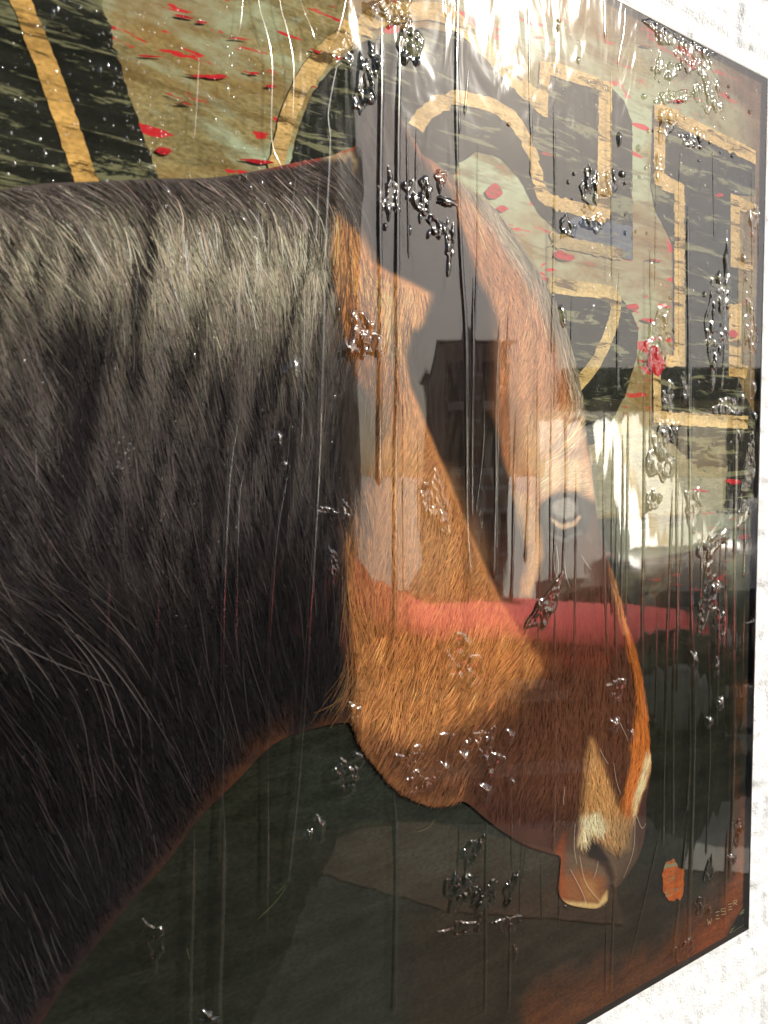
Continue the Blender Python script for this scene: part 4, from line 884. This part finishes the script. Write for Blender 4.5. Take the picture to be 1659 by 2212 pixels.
DRIPS = [([(520, 890), (500, 1000), (490, 1150), (485, 1300), (482, 1500), (478, 1700), (472, 1860)], 9), ([(540, 985), (518, 1080), (512, 1300), (509, 1470)], 6), ([(628, 1000), (600, 1150), (588, 1300), (580, 1500), (578, 1920)], 7),
    ([(728, 140), (708, 240), (712, 300), (706, 440), (702, 620), (697, 800), (690, 1000), (684, 1100), (672, 1300), (660, 1500), (640, 1750), (622, 1910)], 11),
    ([(556, -40), (562, 20), (575, 65), (587, 140), (585, 300), (610, 364)], 7), ([(600, -40), (607, 20), (620, 65), (634, 140), (632, 262)], 7), ([(644, -30), (654, 10), (672, 58), (682, 84)], 8), ([(526, -30), (522, 30), (516, 72)], 5), ([(752, -30), (738, 40), (724, 84)], 9),
    ([(826, 60), (822, 300), (820, 480), (822, 700), (818, 1050)], 15), ([(864, 90), (861, 300), (859, 560), (860, 800), (855, 1000), (855, 1250), (852, 1450)], 14), ([(850, 1690), (855, 1850), (852, 2060), (850, 2195)], 14),
    ([(990, -30), (987, 300), (1000, 597), (1006, 730), (1010, 1100), (1018, 1250)], 12), ([(1024, 600), (1022, 900), (1020, 1120)], 9), ([(1046, 840), (1044, 970), (1027, 1115)], 5), ([(1081, 690), (1073, 860), (1071, 1040), (1068, 1252)], 9), ([(1115, 890), (1110, 1120), (1104, 1300)], 9),
    ([(1192, 860), (1188, 1260)], 6), ([(1198, 1110), (1197, 1256)], 9), ([(1306, 860), (1305, 1005)], 6), ([(1303, 1020), (1308, 1260), (1314, 1420)], 7), ([(1326, 940), (1323, 1100), (1322, 1330)], 8), ([(1346, 940), (1346, 1100), (1343, 1340)], 8), ([(1334, 1096), (1331, 1300), (1333, 1480)], 9),
    ([(1358, 850), (1354, 1260), (1350, 1480)], 7), ([(1393, 850), (1390, 1260), (1387, 1560)], 9), ([(1454, 1060), (1447, 1260), (1440, 1430), (1432, 1830)], 9), ([(1476, 1070), (1475, 1170), (1466, 1300), (1462, 1500)], 6),
    ([(1487, 440), (1489, 700), (1490, 950), (1495, 1260), (1499, 1500), (1498, 1700), (1488, 2040)], 12), ([(1592, 880), (1588, 1260), (1584, 1700), (1576, 1900)], 11), ([(1560, 1128), (1553, 1400), (1548, 1570)], 6), ([(1458, 1350), (1454, 1580), (1454, 1810)], 8),
    ([(1052, 1760), (1050, 2000), (1048, 2190)], 9), ([(1105, 1680), (1107, 1880)], 6), ([(1140, 1800), (1125, 1930)], 6), ([(1168, 1840), (1171, 1995)], 6), ([(1212, 1850), (1206, 2010)], 6), ([(1104, 1980), (1099, 2190)], 8), ([(1128, 1780), (1122, 1980)], 6), ([(1328, 1920), (1319, 2150)], 8), ([(1311, 1960), (1309, 2150)], 5),
    ([(1484, 1780), (1470, 1930), (1453, 2070)], 9), ([(1571, 1790), (1566, 2010)], 9), ([(1429, 1780), (1390, 1960), (1356, 2100)], 5), ([(419, 1795), (412, 1980), (405, 2240)], 19), ([(482, 1718), (476, 1980), (470, 2240)], 21), ([(578, 1690), (576, 2020)], 7), ([(1306, -20), (1309, 92)], 7), ([(1352, 16), (1349, 66), (1338, 123), (1336, 156)], 4),
    ([(1143, -30), (1146, 285)], 6), ([(986, 100), (994, 290)], 10), ([(1012, 150), (1004, 250)], 9), ([(1418, 330), (1416, 620)], 4), ([(1540, 300), (1544, 520)], 4), ([(1636, 380), (1640, 560)], 5), ([(1520, 1120), (1514, 1300)], 7), ([(960, -30), (964, 40)], 10), ([(900, 260), (898, 420)], 7), ([(880, 240), (884, 560)], 6),
    ([(745, 1180), (738, 1280), (752, 1440)], 5), ([(995, 1760), (992, 1840), (990, 1880)], 8), ([(1236, 640), (1232, 900)], 5), ([(1162, 780), (1160, 1180)], 5), ([(870, 840), (872, 1300)], 5), ([(760, 480), (764, 700)], 4), ([(1420, 1320), (1416, 1560)], 6), ([(1610, 1300), (1604, 1500)], 5), ([(1358, 1500), (1354, 1760)], 6), ([(1268, 1480), (1266, 1700)], 5)]
g = np.random.default_rng(21)
for k in range(30):                                  # finer runs between the traced ones
    x = g.uniform(880, 1630); y0 = g.uniform(60, 1500); ln = g.uniform(140, 560); y1 = min(y0 + ln, 2020 - max(0, (1620 - x)) * -.1)
    if y0 < 100 + max(0, x - 1330) * .55: continue
    DRIPS.append(([(x, y0), (x + g.uniform(-3, 3), (y0 + y1) / 2), (x + g.uniform(-6, 4), y1)], g.uniform(4.5, 9)))
for x, y0, y1, w in ((240, 1230, 1420, 7), (345, 1260, 1490, 6), (560, 420, 640, 8), (660, 620, 960, 8), (430, 130, 300, 7), (300, 560, 700, 6), (690, 380, 520, 9), (640, 380, 470, 8), (520, 560, 760, 6)):
    DRIPS.append(([(x, y0), (x - 5, (y0 + y1) / 2), (x - 10, y1)], w))
for i, (p, w) in enumerate(DRIPS): drip(p, w, seed=i)

BL = [(785, 728, 42, 50, 0, 20), (754, 752, 22, 26, .3, 0), (632, 800, 18, 34, .3, 0), (600, 950, 13, 22, 0, 0), (615, 1005, 8, 12, 0, 0), (940, 1085, 32, 60, -.12, 26), (1002, 1432, 42, 52, 0, 20), (1180, 1310, 24, 58, .5, 22), (751, 1672, 34, 42, 0, 18), (692, 1790, 13, 30, -.2, 0), (668, 1806, 9, 17, .2, 0), (330, 2036, 24, 52, -.35, 14), (450, 2200, 24, 18, 0, 0),
    (786, 185, 20, 70, .04, 14), (812, 130, 14, 34, -.3, 8), (884, 95, 26, 58, .1, 22), (848, 22, 38, 36, 0, 26), (800, 20, 16, 22, 0, 0), (742, 110, 22, 42, .2, 16), (905, 418, 36, 34, .4, 46), (952, 388, 12, 27, -.15, 6), (966, 436, 24, 12, .25, 0), (846, 420, 15, 52, -.1, 10), (828, 436, 11, 28, -.3, 6), (972, 530, 12, 52, .06, 16), (945, 488, 28, 16, .5, 18),
    (880, 1640, 36, 24, -.3, 18), (905, 1692, 34, 22, -.4, 16), (960, 1662, 14, 20, 0, 0), (1000, 1640, 15, 24, 0, 0), (1040, 1606, 26, 40, .5, 20), (1062, 1652, 17, 34, .1, 12), (1101, 1590, 13, 16, 0, 0), (766, 1540, 16, 26, 0, 6), (962, 1588, 14, 8, .2, 0), (1050, 1710, 13, 24, -.3, 0),
    (1020, 1842, 16, 44, .4, 10), (990, 1925, 30, 46, .1, 20), (1032, 1945, 22, 36, -.2, 12), (1064, 1925, 13, 28, .2, 6), (1102, 1924, 12, 42, .25, 10), (1000, 2008, 46, 17, -.05, 16), (1096, 1998, 28, 22, -.1, 18), (1113, 2060, 7, 18, 0, 0),
    (1332, 1490, 18, 28, 0, 10), (1328, 1566, 14, 17, 0, 0), (1366, 1590, 7, 15, 0, 0), (1530, 1190, 20, 42, .2, 10), (1498, 1095, 20, 42, 0, 12), (1560, 1158, 15, 20, .4, 0), (1552, 1270, 10, 17, 0, 0), (1530, 1292, 22, 60, .2, 16), (1556, 1350, 12, 42, -.1, 8), (1410, 1082, 15, 28, .3, 6), (1428, 985, 28, 58, -.15, 34), (1448, 928, 18, 30, 0, 14),
    (1420, 742, 30, 76, .1, 40), (1550, 700, 24, 112, .05, 44), (1570, 565, 7, 42, 0, 0), (1553, 600, 8, 14, 0, 0), (1622, 700, 14, 64, 0, 18), (1618, 1010, 12, 66, .1, 22), (1604, 1110, 12, 40, .25, 10), (1572, 880, 26, 24, 0, 20), (1290, 402, 36, 44, .2, 28), (1226, 492, 18, 26, 0, 6), (1284, 482, 24, 22, 0, 12), (1216, 682, 8, 26, -.2, 0), (1444, 860, 16, 30, .1, 14), (1480, 840, 10, 30, 0, 6),
    (1432, 66, 44, 22, .5, 30), (1480, 112, 20, 44, 0, 16), (1522, 118, 30, 40, .5, 26), (1424, 140, 8, 30, .1, 6), (1450, 152, 22, 18, .3, 12), (1532, 200, 26, 54, -.3, 30), (1438, 214, 22, 12, .2, 10), (1470, 205, 28, 12, .3, 12), (1500, 300, 26, 22, .3, 18), (1440, 268, 18, 44, .1, 20), (1424, 360, 10, 26, 0, 8), (1630, 480, 10, 40, 0, 10), (1470, 60, 26, 10, .5, 8),
    (1592, 1796, 14, 30, .1, 8), (1582, 1856, 10, 13, 0, 0), (1532, 1880, 9, 32, .15, 4), (1518, 1962, 18, 22, .1, 10), (1548, 1440, 8, 18, .1, 0), (1556, 1520, 9, 16, 0, 0), (1532, 1560, 9, 14, 0, 0), (1500, 1430, 9, 26, 0, 0), (1478, 2060, 20, 30, .3, 16), (720, 1220, 12, 36, -.1, 6), (748, 1105, 10, 26, 0, 4), (706, 1103, 22, 9, .2, 6), (1268, 980, 0.1, 0.1, 0, 0)]
BL = [b_ for b_ in BL if b_[2] > 1]
for i, (x, y, rx, ry, rot, pits) in enumerate(BL):
    big = max(rx, ry) > 30
    blister(x, y, rx, ry, rot, .22 if pits else .2, 'bub' if pits else 'drop', i, 14, 72 if big and pits else 36, .42 if pits else .3, pits)
DR = [(115, 25, 6, 11, 0), (137, 2, 5, 7, 0), (175, 12, 4, 6, 0), (95, 60, 5, 6, 0), (216, 150, 6, 10, 0), (150, 160, 5, 6, 0), (390, 105, 8, 9, 0), (385, 132, 5, 9, 0), (411, 145, 6, 6, 0), (298, 136, 5, 10, 0), (310, 155, 5, 6, 0), (392, 176, 6, 6, 0), (500, 142, 5, 12, 0), (448, 208, 7, 18, -.6), (492, 192, 5, 20, -.2), (322, 362, 5, 14, -.4), (273, 298, 6, 8, -.4),
      (362, 415, 7, 20, -.5), (384, 440, 6, 24, -.6), (507, 84, 7, 6, 0), (518, 106, 4, 10, 0), (508, 287, 8, 9, 0), (525, 320, 8, 8, 0), (455, 300, 5, 5, 0), (468, 340, 6, 5, 0), (570, 345, 6, 9, 0), (540, 406, 7, 14, -.4), (565, 395, 7, 10, 0), (626, 398, 7, 7, 0), (430, 506, 5, 16, -.4), (470, 502, 5, 14, -.5), (520, 472, 22, 8, .4), (545, 512, 16, 6, .2), (575, 522, 9, 6, 0), (537, 437, 4, 6, 0), (572, 440, 4, 6, 0), (612, 478, 5, 6, 0),
      (832, 490, 6, 10, 0), (886, 498, 5, 12, .1), (908, 470, 5, 14, 0), (926, 506, 5, 12, .3), (948, 508, 7, 10, 0), (862, 452, 5, 9, 0), (1108, 1690, 8, 10, 0), (1090, 1640, 6, 9, 0), (980, 1590, 6, 5, 0), (262, 1015, 8, 8, 0), (270, 980, 5, 6, 0), (255, 1000, 4, 5, 0), (280, 960, 4, 5, 0), (265, 945, 5, 5, 0), (1222, 1960, 4, 6, 0), (1400, 1000, 6, 10, 0), (1606, 560, 6, 14, 0), (1626, 840, 7, 22, 0), (1628, 900, 7, 14, 0), (1600, 860, 8, 16, 0), (1594, 940, 6, 16, 0), (1636, 1330, 6, 14, 0), (1100, 268, 5, 5, 0), (1250, 130, 4, 9, 0), (1206, 60, 4, 10, 0), (1208, 44, 6, 5, 0), (1338, 300, 6, 18, 0), (1345, 376, 9, 8, 0), (1380, 320, 6, 9, 0), (1392, 208, 7, 7, 0)]
g = np.random.default_rng(77)
strip = np.array([(226, 60), (262, 60), (300, 200), (350, 380), (318, 380), (262, 210)]); patch = np.array([(300, 210), (420, 210), (420, 330), (340, 350)]); patch3 = np.array([(250, 940), (300, 940), (295, 1030), (245, 1030)])
for reg, k in ((strip, 62), (patch, 46), (patch3, 16), (np.array([(250, 5), (340, 10), (330, 60), (250, 60)]), 16), (np.array([(300, 0), (700, 0), (690, 330), (360, 330)]), 26), (np.array([(1380, 60), (1640, 200), (1600, 420), (1400, 300)]), 26), (np.array([(1210, 360), (1400, 360), (1400, 520), (1230, 520)]), 22), (np.array([(1400, 660), (1640, 560), (1640, 1000), (1420, 1080)]), 40)):
    c = 0
    while c < k:
        x, y = g.uniform(reg[:, 0].min(), reg[:, 0].max()), g.uniform(reg[:, 1].min(), reg[:, 1].max())
        if poly_sd(reg, np.array([x]), np.array([y]))[0] > 0: r_ = g.uniform(2.2, 4.6); DR.append((x, y, r_, r_ * g.uniform(1, 1.6), 0)); c += 1
placed = []
for i, (x, y, rx, ry, rot) in enumerate(DR):
    if any((x - a) ** 2 + (y - b_) ** 2 < (max(rx, ry) + c_) ** 2 * .6 for a, b_, c_ in placed): continue
    placed.append((x, y, max(rx, ry))); blister(x, y, rx, ry, rot, .3, 'drop', 300 + i, 5, 14, .12)

def spatter(reg, n, r0, r1, seed):
    g = np.random.default_rng(seed); reg = np.asarray(reg, float); x = g.uniform(reg[:, 0].min(), reg[:, 0].max(), n * 3); y = g.uniform(reg[:, 1].min(), reg[:, 1].max(), n * 3)
    ok = poly_sd(reg, x, y) > 0; x, y = x[ok][:n], y[ok][:n]; X, Z = to_panel(x, y); V = []; Fc = []; K = 8
    for i in range(len(x)):
        r = g.uniform(r0, r1) ; e = g.uniform(1, 2.4); a0 = g.uniform(-.5, .2); b0 = len(V); V.append((X[i], Y_FILM - r * .34, Z[i]))
        for s_, hh in ((.55, .24), (1.0, 0)):
            for k in range(K):
                t = 2 * math.pi * k / K; u_, v_ = math.cos(t) * r * s_, math.sin(t) * r * e * s_
                V.append((X[i] + u_ * math.cos(a0) - v_ * math.sin(a0), Y_FILM - .00003 - r * hh, Z[i] + u_ * math.sin(a0) + v_ * math.cos(a0)))
        for k in range(K):
            k2 = (k + 1) % K; Fc.append((b0, b0 + 1 + k, b0 + 1 + k2)); Fc.append((b0 + 1 + k, b0 + 1 + K + k, b0 + 1 + K + k2)); Fc.append((b0 + 1 + k, b0 + 1 + K + k2, b0 + 1 + k2))
    return np.array(V), np.array(Fc)
def build_film():
    co = [Vector((PX0 + .001, PZ0 + .0022)), Vector((PX1 - .0024, PZ0 + .0022)), Vector((PX1 - .0024, PZ1 - .0022)), Vector((PX0 + .001, PZ1 - .0022))]
    faces = [[0, 1, 2, 3]]
    for h in HOLES:
        b0 = len(co); keep = []
        for q in h:
            if not keep or (q[0] - keep[-1][0]) ** 2 + (q[1] - keep[-1][1]) ** 2 > 4e-8: keep.append(q)
        co += [Vector((float(q[0]), float(q[1]))) for q in keep]; faces.append(list(range(b0, b0 + len(keep))))
    vc, ed, fc, ov, oe, of = delaunay_2d_cdt(co, [], faces, 1, 1e-6)
    V2 = np.array([(v.x, v.y) for v in vc]); T = np.array([list(f)[:3] for f in fc if len(f) == 3]); cen = V2[T].mean(1)
    hole = np.zeros(len(T), bool)
    for h in HOLES:
        lo, hi = h.min(0), h.max(0); m = np.where((cen[:, 0] > lo[0]) & (cen[:, 0] < hi[0]) & (cen[:, 1] > lo[1]) & (cen[:, 1] < hi[1]) & ~hole)[0]
        if len(m): hole[m] = poly_sd(h, cen[m, 0], cen[m, 1]) > 0
    return np.stack([V2[:, 0], np.full(len(V2), Y_FILM), V2[:, 1]], 1), T[~hole]
fv, ff = build_film()
film = part('resin_coat', fv, ff, M['film'])
for kind, me in film_parts:
    part(kind, me['v'], me['f'], M['drip'] if kind == 'drip' else M['blister'], film, True)

for reg, n, r0, r1, sd in (([(-300, 400), (740, 340), (740, 1500), (400, 1800), (-300, 2200)], 340, .0004, .0010, 41), ([(0, -100), (740, -100), (740, 380), (0, 400)], 190, .0005, .0013, 42), ([(1180, 20), (1640, 180), (1640, 1100), (1330, 1000), (1180, 400)], 200, .0006, .0016, 43), ([(760, 1500), (1640, 1300), (1600, 2000), (760, 2200)], 120, .0005, .0013, 44)):
    v_, f_ = spatter(reg, n, r0, r1, sd); o = part('fine_spatter', v_, f_, M['blister'], film, True); tag(o, None, None, None, 'stuff')
